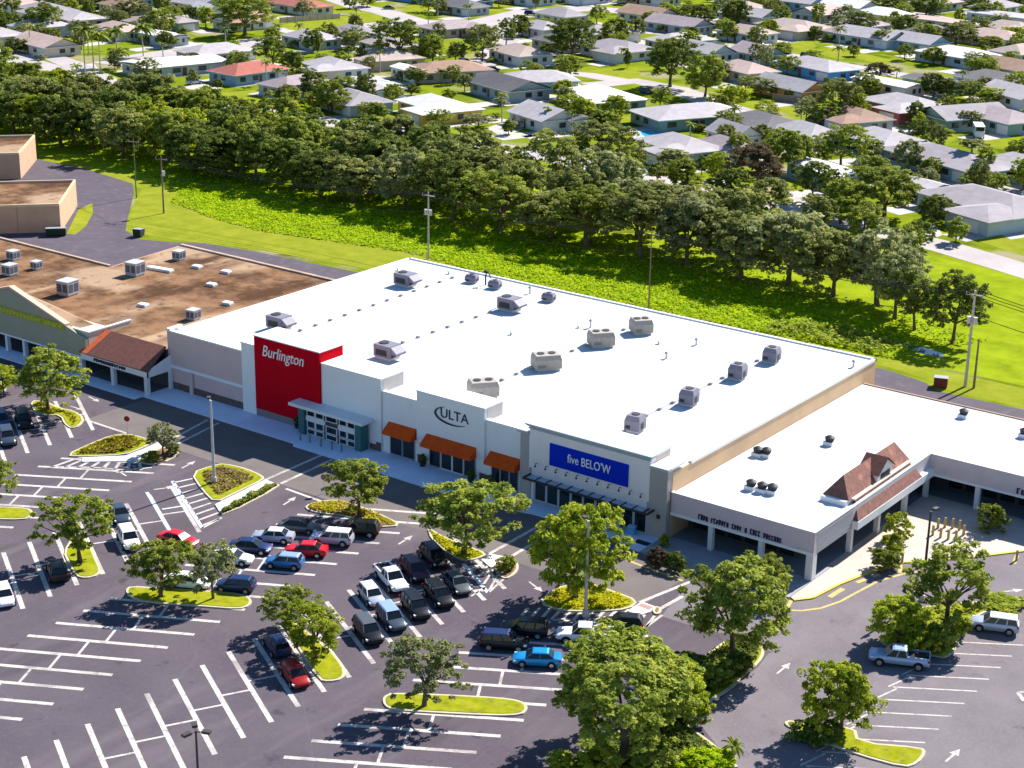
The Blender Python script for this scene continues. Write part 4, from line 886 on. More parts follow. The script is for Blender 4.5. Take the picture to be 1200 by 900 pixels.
# grey front with cornice and the blue sign
b = MB(); b.box(-111.8, -91.5, YF-.55, YF+.2, .15, 8.4); part('grey_front', b, M_greywall)
for x in (-111.85, -94.0): b = MB(); b.box(x, x+(1.5 if x < -100 else 2.56), YF-.75, YF+.3, .15, 8.35); part('pilaster', b, M_pilast)
b = MB(); b.box(-110.5, -93.75, YF-.80, YF+3.5, 4.2, 9.45); part('raised_grey_front', b, M_greywall)
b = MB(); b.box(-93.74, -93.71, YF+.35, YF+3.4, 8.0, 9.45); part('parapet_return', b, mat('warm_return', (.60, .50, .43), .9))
for z0, z1, e in ((9.1, 9.3, .12), (9.46, 9.62, .28), (9.63, 9.8, .42)):
    b = MB(); b.box(-110.5-e, -93.75+e, YF-.80-e, YF-.801 if z1 < 9.4 else YF-.2, z0, z1); part('cornice', b, M_cornice)
b = MB(); b.box(-110.6, -93.65, YF-.19, YF+3.55, 9.46, 9.79); part('parapet_top', b, M_coping)
for x0, x1 in ((-112.2, -110.55), (-93.7, -91.2)):
    b = MB(); b.box(x0, x1, YF-1.05, YF-.3, 8.42, 8.72); part('cornice', b, M_cornice); b = MB(); b.box(x0+.1, x1-.1, YF-.29, YF+2.8, 8.42, 8.7); part('parapet_top', b, M_coping)
b = MB(); b.box(-107.5, -96.55, YF-.92, YF-.81, 5.25, 8.0); sg = part('sign_board', b, M_signblue)
b = MB(); text_mesh(b, "five BELO'W", -104.9, -98.9, YF-1.0, 6.25, 7.35, .07); b.build('sign_letters', M_sign, sg, O)
for i in range(11):
    x = -109.3+i*1.47; b = MB(); b.tube([(x, YF-.81, 4.95), (x, YF-1.15, 5.05), (x, YF-1.25, 4.85)], .05, 5); b.cyl((x, YF-1.25), .16, .05, 4.65, 4.86, 8); part('wall_lamp', b, M_hvacd)
b = MB(); b.box(-110.3, -92.9, YF-2.4, YF-2.25, 3.25, 3.5); b.box(-110.3, -110.15, YF-2.25, YF-.82, 3.25, 3.5); b.box(-93.05, -92.9, YF-2.25, YF-.82, 3.25, 3.5)
for i in range(12): x = -110.2+i*1.5; b.box(x, x+.12, YF-2.25, YF-.82, 3.3, 3.45)
part('canopy_frame', b, M_canopy)
for i in range(11): b = MB(); x = -110.05+i*1.5; b.box(x, x+1.32, YF-2.2, YF-.9, 3.34, 3.38); part('canopy_panel', b, mat('canopy_glass', (.35, .45, .55), .2))
for i in range(9):
    x = -109.9+i*1.75; fr = MB(); y = YF-.56; fr.box(x, x+.3, y-.12, y-.001, .2, 3.1); fr.box(x+.3, x+1.7, y-.1, y-.001, 2.95, 3.1)
    fo = part('window', fr, mat('pale_mullion', (.40, .44, .50), .5)); g = MB(); g.box(x+.3, x+1.7, y-.06, y-.002, .25, 2.95); g.build('pane', M_glass, fo, O)
b = MB(); b.box(-92.6, -92.2, YF-.9, YF-.76, 2.5, 3.0); part('wall_lamp', b, M_hvacd)
b = MB()
for i in range(27): x = X0+1.5+i*3.0; b.box(x, x+.05, YF+4.5, YB-.4, RZ+.002, RZ+.02)
part('roof_seam', b, mat('membrane_seam', (.36, .36, .37), .9))

# ------------------------------------------------------------------ lower arcade building at right
LZ = 5.55
lb = thing('arcade_building', 'lower white-roofed shop building with covered arcade and brown tiled mansard', 'building', (-70, 190, 0)); OL = (-70, 190, 0)
def lpart(n, mb, m, parent=None): return mb.build(n, m, parent or lb, OL)
XR, YW, XE = -73.4, 183.8, -20
b = MB(); b.add([(-91.35, 154.5, LZ), (XR-.3, 154.5, LZ), (XR-.3, YW+.3, LZ), (XE, YW+.3, LZ), (XE, 202.6, LZ), (-91.35, 202.6, LZ)], [(0, 1, 2, 3, 4, 5)]); lpart('roof', b, M_roofw)
b = MB(); b.prism([(-91.3, 154.5), (-73.9, 154.5), (-73.9, 184.6), (XE, 184.6), (XE, 188.2), (-77.2, 188.2), (-77.2, 158.3), (-91.3, 158.3)], .152, .158); lpart('arcade_floor_shade', b, mat('arcade_floor_shade', (.20, .21, .24), .8, var=.08, scale=.6))  # thin dark sheet over the floor, painting in the walkway's shade
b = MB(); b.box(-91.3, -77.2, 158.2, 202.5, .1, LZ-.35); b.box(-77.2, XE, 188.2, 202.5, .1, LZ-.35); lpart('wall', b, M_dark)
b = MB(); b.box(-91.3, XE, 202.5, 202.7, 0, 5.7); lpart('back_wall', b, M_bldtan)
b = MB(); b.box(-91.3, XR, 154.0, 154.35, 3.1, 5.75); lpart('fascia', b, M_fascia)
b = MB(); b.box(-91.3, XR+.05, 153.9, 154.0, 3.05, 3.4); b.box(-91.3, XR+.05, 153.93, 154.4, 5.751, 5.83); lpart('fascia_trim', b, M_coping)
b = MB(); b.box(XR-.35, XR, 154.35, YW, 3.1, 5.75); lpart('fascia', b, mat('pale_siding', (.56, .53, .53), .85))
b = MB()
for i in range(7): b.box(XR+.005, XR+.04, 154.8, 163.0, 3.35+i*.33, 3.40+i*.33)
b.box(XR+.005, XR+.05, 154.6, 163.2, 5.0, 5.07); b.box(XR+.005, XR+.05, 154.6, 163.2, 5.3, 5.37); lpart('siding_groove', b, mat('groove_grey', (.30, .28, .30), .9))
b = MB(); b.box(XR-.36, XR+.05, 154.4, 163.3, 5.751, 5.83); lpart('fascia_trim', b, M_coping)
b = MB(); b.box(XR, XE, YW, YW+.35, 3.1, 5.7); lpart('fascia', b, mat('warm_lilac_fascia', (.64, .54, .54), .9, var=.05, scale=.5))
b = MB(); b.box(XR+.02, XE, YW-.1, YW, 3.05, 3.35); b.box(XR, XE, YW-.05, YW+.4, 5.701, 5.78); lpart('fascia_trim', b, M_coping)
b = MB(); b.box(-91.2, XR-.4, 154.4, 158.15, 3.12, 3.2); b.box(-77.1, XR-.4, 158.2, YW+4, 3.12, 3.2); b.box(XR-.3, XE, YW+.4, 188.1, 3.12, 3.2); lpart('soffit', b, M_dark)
for x, y in ((-86.1, 154.05), (-79.8, 154.05), (-67.3, 183.9), (-60.6, 183.9), (-54, 183.9), (-73.7, 183.7), (-73.7, 163.2), (-73.7, 170.2), (-73.7, 177.6)):
    b = MB(); b.box(x-.28, x+.28, y-.02, y+.54, .14, 3.1); lpart('column', b, M_column)
b = MB(); b.box(XR-.85, XR-.01, 153.97, 154.9, .14, 3.1); lpart('corner_pier', b, M_column)
for xs, y in ((np.arange(-90.5, -78, 2.2), 158.15), (np.arange(-72.5, -24, 2.2), 188.15)):
    for x in xs: b = MB(); b.box(x, x+1.7, y-.05, y, .3, 2.6); lpart('window', b, M_glass)
for y in np.arange(160, 182, 2.4): b = MB(); b.box(-77.15, -77.1, y, y+1.9, .3, 2.6); lpart('window', b, M_glass)
rd = random.Random(5)
def unread(x0, x1, y, z0, z1, n):
    mb = MB(); wd = (x1-x0)/n
    for i in range(n):
        if rd.random() < .1: continue
        h = z0+(z1-z0)*rd.uniform(.8, 1.0); x = x0+i*wd; t = wd*.42
        mb.box(x, x+t, y-.06, y, z0, h); mb.box(x+t, x+wd*.78, y-.06, y, h-.13, h)
        if rd.random() < .6: mb.box(x+t, x+wd*.78, y-.06, y, z0, z0+.13)
        if rd.random() < .6: mb.box(x+wd*.55, x+wd*.78, y-.06, y, z0+.13, h-.13)
    return mb
lpart('sign_letters', unread(-87.7, -77.2, 153.99, 3.5, 4.15, 32), M_signdark)
lpart('sign_letters', unread(-62.6, -55.0, YW-.01, 3.45, 4.2, 14), M_signdark)
# tiled mansard: lower skirt, upper hipped roof with a dormer
b = MB()
b.add([(-72.75, 163.2, 4.1), (-72.75, 180.2, 4.1), (-73.95, 178.8, 6.05), (-73.95, 164.6, 6.05), (-73.41, 163.2, 4.1), (-73.41, 180.2, 4.1)], [(0, 1, 2, 3), (0, 3, 4), (1, 5, 2), (0, 4, 5, 1)]); sk = lpart('tiled_skirt_roof', b, M_tile)
b = MB(); b.box(-73.39, -72.70, 163.1, 183.75, 3.12, 4.08); lpart('skirt_fascia', b, M_coping)
b = MB(); b.box(-74.6, -73.8, 164.2, 179.0, 6.02, 6.2); lpart('skirt_coping', b, mat('cream_coping', (.72, .62, .48), .8))
b = MB(); b.box(-77.4, -74.3, 162.9, 178.9, LZ, 6.15); lpart('mansard_base', b, M_white)
b = MB(); e = 6.16; r = 8.35
b.add([(-74.2, 163.4, e), (-74.2, 179.4, e), (-77.4, 179.4, e), (-77.4, 163.4, e), (-75.8, 165.0, r), (-75.8, 178.2, r)], [(0, 1, 5, 4), (1, 2, 5), (2, 3, 4, 5), (3, 0, 4)]); mr = lpart('tiled_hip_roof', b, M_tile)
dm = MB(); ya, yb_, ym = 170.4, 174.4, 172.4
dm.add([(-74.1, ya, 6.2), (-74.1, yb_, 6.2), (-74.1, yb_, 7.2), (-74.1, ym, 8.5), (-74.1, ya, 7.2), (-76.2, ya, 6.2), (-76.2, ya, 7.2), (-76.2, yb_, 6.2), (-76.2, yb_, 7.2)], [(0, 1, 2, 3, 4), (5, 0, 4, 6), (1, 7, 8, 2)]); dq = lpart('dormer', dm, M_white)
d2 = MB(); d2.add([(-73.8, ya-.35, 7.0), (-73.8, ym, 8.65), (-73.8, yb_+.35, 7.0), (-76.6, ya-.35, 7.0), (-76.6, ym, 8.65), (-76.6, yb_+.35, 7.0)], [(0, 1, 4, 3), (1, 2, 5, 4)]); d2.build('dormer_roof', M_tile2, dq, OL)
d3 = MB(); d3.box(-74.09, -74.05, 171.2, 173.6, 6.3, 6.9); d3.build('louvre', M_hvacd, dq, OL)

# ------------------------------------------------------------------ brown-roofed shops at left
sb = thing('gabled_shop_building', 'brown gravel-roofed shop building with khaki gable and red tiled porch', 'building', (-205, 170, 0)); OS = (-205, 170, 0)
def spart(n, mb, m, parent=None): return mb.build(n, m, parent or sb, OS)
BZ = 5.6
b = MB(); b.prism([(-173.45, 156.2), (-173.45, 195.5), (-214.5, 194.3), (-213, 178), (-262, 178), (-262, 156.2)], 0, BZ-.02); spart('wall', b, M_bldtan)
b = MB(); b.sheet([(-173.6, 154.2), (-173.6, 195.3), (-214.2, 194.1), (-212.7, 178), (-262, 178), (-262, 154.2)], BZ); spart('roof', b, M_gravel)
b = MB(); b.box(-214.4, -173.5, 194.4, 195.0, BZ-.2, BZ+.25); b.box(-173.9, -173.36, 156.2, 194.3, BZ+.01, BZ+.3); b.box(-262, -213, 177.7, 178.2, BZ-.1, BZ+.25); spart('roof_edge', b, mat('dusty_edge', (.42, .30, .22), .95, var=.2, scale=.6))
gx0, gxp, gx1 = -218.0, -202.0, -185.9
def gz(x): return 10.1-(abs(x-gxp)/16.0)*4.5
b = MB(); ps = [(gx0, gz(gx0)), (gxp, gz(gxp)), (gx1, gz(gx1)), (gx1, 2.75), (gx0, 2.75)]
b.add([(x, 150.0, z) for x, z in ps]+[(x, 150.5, z) for x, z in ps], [(0, 4, 3, 2, 1), (5, 6, 7, 8, 9), (0, 1, 6, 5), (1, 2, 7, 6), (2, 3, 8, 7), (3, 4, 9, 8)]); spart('gable_wall', b, M_gable)
b = MB()
for xa, xb in ((gx0-.3, gxp), (gxp, gx1-4.0)):
    za, zb = gz(xa)+.02, gz(xb)+.02
    b.add([(xa, 149.8, za), (xb, 149.8, zb), (xb, 149.8, zb+.3), (xa, 149.8, za+.3), (xa, 150.75, za), (xb, 150.75, zb), (xb, 150.75, zb+.3), (xa, 150.75, za+.3)], [(3, 2, 6, 7), (0, 1, 2, 3), (4, 7, 6, 5), (0, 3, 7, 4), (1, 5, 6, 2)])
spart('gable_coping', b, mat('pink_coping', (.62, .40, .30), .8))
b = MB()
for s, xe in ((-1, gx0), (1, gx1)):
    b.add([(gxp, 150.5, 10.0), (xe, 150.5, gz(xe)-.1), (xe, 154.4, BZ+.02), (gxp, 157.8, BZ+.02)], [(0, 1, 2, 3) if s < 0 else (0, 3, 2, 1)])
spart('gable_back_roof', b, M_gravel)
b = MB(); b.box(-191.5, -185.95, 150.6, 154.4, 5.65, 6.3); spart('parapet', b, mat('cream_stucco', (.60, .50, .40), .9, var=.05, scale=.5))
b = MB(); b.box(-191.6, -185.8, 150.55, 151.0, 6.31, 6.5); b.box(-186.2, -185.8, 151.0, 158.5, 6.31, 6.5); spart('parapet_coping', b, M_coping)
b = MB(); b.box(-186.2, -185.85, 154.4, 158.4, 3.6, 6.3); b.box(-186.2, -185.9, 150.6, 154.39, 2.6, 5.64); spart('parapet', b, mat('cream_stucco', (.60, .50, .40), .9))
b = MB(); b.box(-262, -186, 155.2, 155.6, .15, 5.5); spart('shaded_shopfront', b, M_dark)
b = MB(); b.prism([(-262, 150.7), (-186, 150.7), (-186, 155.2), (-262, 155.2)], .152, .158); b.prism([(-185.9, 150.2), (-173.4, 150.2), (-173.4, 153.9), (-185.9, 153.9)], .152, .158); spart('arcade_floor_shade', b, mat('porch_floor_shade', (.13, .13, .14), .9, var=.1, scale=.6))  # dark sheets under porch and gable, shade put into the floor colour
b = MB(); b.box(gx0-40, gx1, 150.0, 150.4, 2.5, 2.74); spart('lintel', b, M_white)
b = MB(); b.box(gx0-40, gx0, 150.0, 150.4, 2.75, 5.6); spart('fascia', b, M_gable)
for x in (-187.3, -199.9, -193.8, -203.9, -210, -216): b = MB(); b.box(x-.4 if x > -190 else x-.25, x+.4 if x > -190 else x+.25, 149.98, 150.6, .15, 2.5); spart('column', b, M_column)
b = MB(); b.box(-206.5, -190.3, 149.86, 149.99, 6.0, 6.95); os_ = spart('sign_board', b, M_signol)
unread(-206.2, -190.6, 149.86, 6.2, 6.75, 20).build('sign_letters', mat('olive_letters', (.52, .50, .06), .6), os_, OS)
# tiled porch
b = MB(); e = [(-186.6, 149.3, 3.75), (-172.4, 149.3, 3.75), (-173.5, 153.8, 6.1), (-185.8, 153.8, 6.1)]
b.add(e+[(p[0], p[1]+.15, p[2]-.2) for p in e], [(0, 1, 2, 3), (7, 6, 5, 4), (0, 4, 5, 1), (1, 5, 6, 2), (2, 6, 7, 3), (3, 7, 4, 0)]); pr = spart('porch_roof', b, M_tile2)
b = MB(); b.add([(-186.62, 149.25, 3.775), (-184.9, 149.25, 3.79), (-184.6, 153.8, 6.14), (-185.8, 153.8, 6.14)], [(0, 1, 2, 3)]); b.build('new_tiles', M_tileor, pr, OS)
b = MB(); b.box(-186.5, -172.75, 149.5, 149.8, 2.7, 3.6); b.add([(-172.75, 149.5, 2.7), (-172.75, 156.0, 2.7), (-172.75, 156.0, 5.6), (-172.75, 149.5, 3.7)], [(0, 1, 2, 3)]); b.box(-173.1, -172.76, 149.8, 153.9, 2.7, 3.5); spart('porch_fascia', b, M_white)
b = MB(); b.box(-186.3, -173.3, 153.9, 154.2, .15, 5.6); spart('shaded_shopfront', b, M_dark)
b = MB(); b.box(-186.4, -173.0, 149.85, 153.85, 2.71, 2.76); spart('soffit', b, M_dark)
for x in (-180.0, -173.15): b = MB(); b.box(x-.3, x+.3, 149.52, 150.1, .15, 2.7); spart('column', b, M_column)
b = MB(); b.box(-172.85, -172.45, 153.4, 153.9, .15, 2.7); spart('column', b, M_column)
spart('sign_letters', unread(-183.7, -177.0, 149.49, 2.92, 3.42, 14), M_signdark)
# ---- tan block buildings further back
def blockbuilding(label, corner, L, D, h, rough=0):
    a = np.array([-.68, -.733]); c = np.array([-.67, .742]); a /= np.linalg.norm(a); c /= np.linalg.norm(c); p = np.array(corner)
    t = thing('block_building', label, 'building', (*corner, 0)); o = (*corner, 0)
    q = [tuple(p), tuple(p+c*D), tuple(p+c*D+a*L), tuple(p+a*L)]
    MBq = MB(); MBq.prism(q, 0, h); MBq.build('wall', M_bldtan, t, o)
    r = MB(); r.sheet(inset(q, .35), h+.01); r.build('roof', M_gravel, t, o)
    pb = MB()
    for i in range(4):
        u, v = np.array(q[i]), np.array(q[(i+1) % 4]); iq = inset(q, .35)
    qq = ccw(q); iq = inset(qq, .35)
    for i in range(4): pb.prism([qq[i], qq[(i+1) % 4], iq[(i+1) % 4], iq[i]], h+.004, h+.45)
    pb.build('parapet', mat('tan_coping', (.60, .43, .28), .9, var=.08, scale=.5), t, o)
    for k in range(1, 6):
        s = p+a*(k*L/6); jb = MB(); n = -c*.03
        jb.prism([tuple(s), tuple(s+a*.12), tuple(s+a*.12+n), tuple(s+n)], .1, h); jb.build('wall_joint', mat('joint_brown', (.30, .19, .12), .9), t, o)
blockbuilding('tan block building with brown roof at the left edge behind the brown-roofed shops', (-254.8, 201.7), 46, 21, 5.0)
blockbuilding('farther tan block building with red-brown roof at the left picture edge', (-297.5, 226), 40, 20, 5.2)

# ------------------------------------------------------------------ roof-top units
def hvac_hood(px, label, s=1.0, rz=0.0, z=RZ):
    t = thing('rooftop_unit', label, 'rooftop unit', G(*px, z), rz, 'hooded rooftop units')
    b = MB(); b.box(-1.9*s, 1.0*s, -1.15*s, 1.15*s, .35, 2.0*s); b.build('cabinet', M_hvac, t)
    b = MB(); b.box(-1.8*s, .9*s, -1.0*s, 1.0*s, .0, .35); b.build('kerb_frame', M_galv, t)
    b = MB(); b.add([(1.0*s, -1.0*s, 1.9*s), (1.0*s, 1.0*s, 1.9*s), (2.0*s, 1.0*s, 1.2*s), (2.0*s, -1.0*s, 1.2*s), (1.0*s, -1*s, 1.0*s), (1*s, 1*s, 1.0*s), (2*s, -1*s, .9*s), (2*s, 1*s, .9*s)], [(0, 3, 2, 1), (0, 4, 6, 3), (1, 2, 7, 5), (3, 6, 7, 2)]); b.build('hood', M_hvac, t)
    b = MB(); b.box(1.003*s, 1.03*s, -.9*s, .9*s, .45, 1.0*s); b.box(-1.5*s, .4*s, -1.18*s, -1.153*s, .6, 1.4*s); b.build('grille', M_hvacd, t)
    b = MB(); b.cyl((-1.0*s, 0), .7*s, .7*s, 2.001*s, 2.1*s, 14); b.build('fan_guard', M_hvacd, t)
for p, l in (((478, 335), 'grey hooded unit nearest the far left corner of the white roof'), ((600, 364), 'grey hooded unit in the middle of the white roof near its back edge'), ((330, 386), 'grey hooded unit right behind the red box'), ((457, 420), 'grey hooded unit behind the front parapet right of the red box')): hvac_hood(p, l)
def hvac_box(px, label, L=3.2, W=2.4, H=1.9, m=None, rz=0.0, z=RZ, grp='tan package units on the roof', fans=2):
    t = thing('rooftop_unit', label, 'rooftop unit', G(*px, z), rz, grp); m = m or M_hvact
    b = MB(); b.box(-L/2, L/2, -W/2, W/2, .3, H*.72)
    b.add([(-L/2, -W/2, H*.72), (L/2, -W/2, H*.72), (L/2, W/2, H*.72), (-L/2, W/2, H*.72), (-L/2+.2, -W/2+.25, H), (L/2-.2, -W/2+.25, H), (L/2-.2, W/2-.15, H), (-L/2+.2, W/2-.15, H)], [(4, 5, 6, 7), (0, 1, 5, 4), (1, 2, 6, 5), (2, 3, 7, 6), (3, 0, 4, 7)]); b.build('cabinet', m, t)
    b = MB(); b.box(-L/2+.2, L/2-.2, -W/2+.2, W/2-.2, 0, .3); b.build('kerb_frame', M_galv, t)
    for i in range(fans):
        x = (i-(fans-1)/2)*L*.42; b = MB(); b.cyl((x, .1), min(.5, W*.26), min(.5, W*.26), H+.002, H+.09, 12); b.build('fan_guard', M_hvacd, t)
    b = MB(); b.box(L/2+.003, L/2+.03, -W*.3, W*.1, H*.25, H*.6); b.box(-L*.42, -L*.1, -W/2-.03, -W/2-.003, H*.25, H*.45); b.build('grille', M_hvacd if m is M_hvac else mat('grille_tan', (.2, .18, .16), .7), t)
for p, l, L in (((640, 432), 'tan rooftop unit, largest of the four tan units', 3.6), ((704, 405), 'tan rooftop unit second from the back edge of the roof', 3.3), ((566, 464), 'tan rooftop unit nearest the front parapet above the oval logo', 3.6), ((751, 390), 'tan rooftop unit nearest the back edge of the white roof', 2.8)): hvac_box(p, l, L, 2.6, 2.1, rz=.9)
GU = 'grey cube units along the right side of the roof'
for p, l in (((807, 474), 'grey cube unit second from the blue-sign front'), ((744, 505), 'grey cube unit right behind the blue-sign front'), ((864, 444), 'grey cube unit third from the blue-sign front'), ((904, 424), 'grey cube unit farthest from the blue-sign front')): hvac_box(p, l, 2.0, 2.0, 2.1, M_hvac, .15, grp=GU, fans=1)
for p, l in (((553, 331), 'small dark unit left of the pipe frame at the back edge of the roof'), ((580, 338), 'small dark unit below the bent pipe at the back edge of the roof'), ((643, 353), 'small dark unit right of the middle hooded unit at the back edge')): hvac_box(p, l, 1.9, 1.3, 1.3, M_hvac, .2, grp='small dark units at the back edge', fans=1)
t = thing('vent_pipe', 'bent dark vent pipe beside the small unit at the back roof edge', 'vent', G(569, 334, RZ)); b = MB(); b.tube([(0, 0, 0), (0, 0, 1.6), (.5, 0, 2.2), (1.2, -.3, 1.4)], .13, 6); b.build('pipe', M_hvacd, t); b = MB(); b.ball((0, 0, 2.1), .35, .35, .3); b.build('cowl', M_hvacd, t)
VL = ['behind the second tan unit from the back', 'between the two rows of units, left one', 'between the two rows of units, right one', 'near the far right corner of the white roof', 'behind the middle hooded unit', 'in front of the middle hooded unit', 'behind the far left hooded unit', 'near the back edge left of the small units', 'to the right of the middle tan unit', 'near the back edge at the middle of the roof']
for (p, s), l in zip((((692, 384), 1.3), ((781, 420), 1.0), ((816, 404), 1.0), ((1000, 430), 1.0), ((621, 344), 1.2), ((599, 392), .5), ((466, 317), .5), ((526, 321), .5), ((772, 403), .5), ((678, 384), .4)), VL):
    o = MB(); o.cyl((0, 0), .16, .14, 0, .75*s, 8); o.cyl((0, 0), .34, .10, .75*s, 1.0*s, 8); ob = o.build('roof_vent', M_galv); ob.location = G(*p, RZ); tag(ob, 'small grey roof vent '+l, 'roof vent', 'roof vents on the white roof')
def conduit(pts, label):
    mb = MB(); A, B = np.array(G(*pts[0], RZ)), np.array(G(*pts[1], RZ)); n = int(np.linalg.norm(B-A)/3.0)
    d = (B-A)/np.linalg.norm(B-A)
    for i in range(n+1): q = A+(B-A)*i/n; mb.box(q[0]-.26, q[0]+.26, q[1]-.16, q[1]+.16, RZ+.003, RZ+.3)
    m2 = MB(); m2.tube([tuple(A+[0, 0, .36]), tuple(B+[0, 0, .36])], .06, 5)
    t = thing('roof_pipe', label, 'pipe', tuple(A)); mb.build('support_blocks', mat('block_grey', (.36, .36, .37), .9), t, tuple(A)); m2.build('pipe', M_coping, t, tuple(A))
for q, l in ((((352, 388), (530, 326)), 'pipe on grey blocks running back from the hooded unit behind the red box'), (((472, 402), (590, 361)), 'pipe on grey blocks leading to the middle hooded unit'), (((588, 446), (745, 381)), 'pipe on grey blocks linking the tan rooftop units'), (((757, 488), (900, 417)), 'pipe on grey blocks linking the grey cube units')): conduit(q, l)
FA = 'black-capped fans on the lower roof'
for p, l in (((880, 573), 'black-capped fan, leftmost of the three together on the lower roof'), ((893, 576), 'black-capped fan, middle of the three together on the lower roof'), ((905, 578), 'black-capped fan, rightmost of the three together on the lower roof'), ((888, 534), 'black-capped fan, left of the pair on the lower roof'), ((898, 535), 'black-capped fan, right of the pair on the lower roof'), ((972, 521), 'single black-capped fan behind the tiled mansard'), ((1129, 489), 'single black-capped fan near the back edge above the plaza'), ((1200, 512), 'black-capped fan at the right picture edge')):
    t = thing('roof_fan', l, 'roof fan', G(*p, LZ), 0, FA); b = MB(); b.box(-.6, .6, -.6, .6, 0, .45); b.build('base', M_coping, t); b = MB(); b.cyl((0, 0), .5, .62, .45, .95, 12); b.cyl((0, 0), .62, .2, .95, 1.2, 12); b.build('cap', M_hvacd, t)
def cube_unit(px, label, s, grp):
    t = thing('rooftop_unit', label, 'rooftop unit', G(*px, BZ), .12, grp); b = MB(); b.box(-1.15*s, 1.15*s, -1.15*s, 1.15*s, .25*s, 2.1*s); b.build('cabinet', mat('unit_pale', (.42, .42, .45), .6, var=.08, scale=2), t)
    b = MB(); b.box(-1.2*s, 1.2*s, -1.2*s, 1.2*s, 2.101*s, 2.22*s); b.build('lid', M_galv, t)
    for sx, sy in ((1, 0), (0, -1)):
        for k in (-1, 1):
            b = MB(); c = k*.55*s
            if sx: b.box(1.153*s, 1.18*s, c-.42*s, c+.42*s, .6*s, 1.8*s)
            else: b.box(c-.42*s, c+.42*s, -1.18*s, -1.153*s, .6*s, 1.8*s)
            b.build('grille', mat('grille_grey', (.10, .10, .12), .6), t)
    b = MB(); b.box(-1.0*s, 1.0*s, -1.0*s, 1.0*s, 0, .25*s); b.build('kerb_frame', M_galv, t)
for p, l, s in (((80, 345), 'large pale cube unit on the brown roof nearest the gable', 1.05), ((159, 322), 'large pale cube unit in the middle of the brown roof', 1.0), ((210, 304), 'small dark-sided unit near the back of the brown roof', .7), ((227, 374), 'small dark unit beside the white roof edge on the brown roof', .7), ((43, 315), 'small dark unit near the front left of the brown roof', .6), ((12, 322), 'pale unit at the left picture edge on the brown roof', .8), ((16, 304), 'dark unit above the pale one at the left edge of the brown roof', .7)): cube_unit(p, l, s, 'units on the brown roof')
for p, l in (((168, 359), 'flat white skylight on the front half of the brown roof'), ((248, 335), 'flat white skylight on the right half of the brown roof'), ((188, 317), 'long white patch panel beside the middle cube unit'), ((231, 314), 'white box near the back of the brown roof'), ((267, 357), 'grey hatch beside the white building edge on the brown roof'), ((265, 320), 'white hatch near the back right of the brown roof')):
    t = thing('skylight', l, 'skylight', G(*p, BZ), .15, 'skylights on the brown roof'); w_ = 2.4 if 'long' in l else .8; b = MB(); b.box(-w_, w_, -.6, .6, 0, .25); b.build('kerb', M_galv, t); b = MB(); b.box(-w_+.08, w_-.08, -.52, .52, .25, .45); b.build('dome', M_coping, t)

# ------------------------------------------------------------------ posts, lamps, signs
def lamp_post(base, h, label, m, heads=1, rz=0.0, r=.14):
    t = thing('lamp_post', label, 'lamp post', base, rz, 'car park lamp posts')
    b = MB(); b.cyl((0, 0), .32, .30, 0, .7, 12); b.build('base', M_conc, t)
    b = MB(); b.tube([(0, 0, .7), (0, 0, h)], [r*1.15, r*.75], 8); b.build('pole', m, t)
    for i in range(heads):
        a = 2*PI*i/max(heads, 1); c, s = math.cos(a), math.sin(a)
        b = MB(); b.tube([(0, 0, h-.1), (c*.75, s*.75, h)], .05, 5); b.build('arm', m, t)
        b = MB(); q = [(c*x-s*y, s*x+c*y) for x, y in ((.55, -.22), (1.25, -.22), (1.25, .22), (.55, .22))]; b.prism(q, h-.06, h+.16); b.add([(*p, h-.06) for p in q], [(3, 2, 1, 0)]); b.build('lamp_head', M_dkpole, t)
lamp_post(G(251, 565, .19), 10.5, 'tall pale lamp post on the island with dry planting near the crossing', M_conc, 1, 2.6, .17)
lamp_post(G(686, 722, .19), 10.6, 'tall pale lamp post on the yellow bed in front of the blue sign', M_conc, 1, 2.6, .17)
lamp_post(G(1080, 704, .02), 10.2, 'dark lamp post beside the open tree before the plaza', M_dkpole, 1, 1.4, .15)
lamp_post(G(236, 985, .02), 10.0, 'dark three-headed lamp post at the bottom left picture edge', M_dkpole, 3, .4, .12)
def stop_sign(base, h, label, rz, red=True):
    t = thing('traffic_sign', label, 'traffic sign', base, rz)
    b = MB(); b.tube([(0, 0, 0), (0, 0, h)], .045, 6); b.build('post', M_galv, t)
    b = MB(); r = .40; vs = [(x, .0+dx, h-.25) for x in (0,) for dx in (0,)]
    ring = lambda y: [(r*math.cos(PI/8+i*PI/4), y, h-.2+r*math.sin(PI/8+i*PI/4)) for i in range(8)]
    b.add(ring(-.05)+ring(-.08), [tuple(range(8)), tuple(range(15, 7, -1))]+[(i, (i+1) % 8, 8+(i+1) % 8, 8+i) for i in range(8)]); b.build('sign_plate', M_stop if red else mat('sign_back', (.22, .16, .13), .6), t)
stop_sign(G(150, 511, .19), 2.6, 'dark red stop sign on the island below the red tiled porch', .5)
stop_sign(G(380, 578, .02), 2.3, 'brown-backed road sign by the stop line left of the forked tree', .4, False)
def bollard(base, label, m, grp, h=1.05, r=.11):
    t = thing('bollard', label, 'bollard', base, 0, grp); b = MB(); b.cyl((0, 0), r, r, 0, h, 10, cap=False); b.build('post', m, t); b = MB(); b.ball((0, 0, h), r, r, r*.6); b.build('cap', m, t)
for i, p in enumerate(((352, 516), (363, 518.5), (376, 523), (389, 527), (400, 530))): bollard(G(*p, .15), 'grey bollard in front of the glazed entrance, %s from left' % ORD[i], mat('bollard_grey', (.20, .22, .25), .6), 'bollards before the glazed entrance', 1.1, .13)
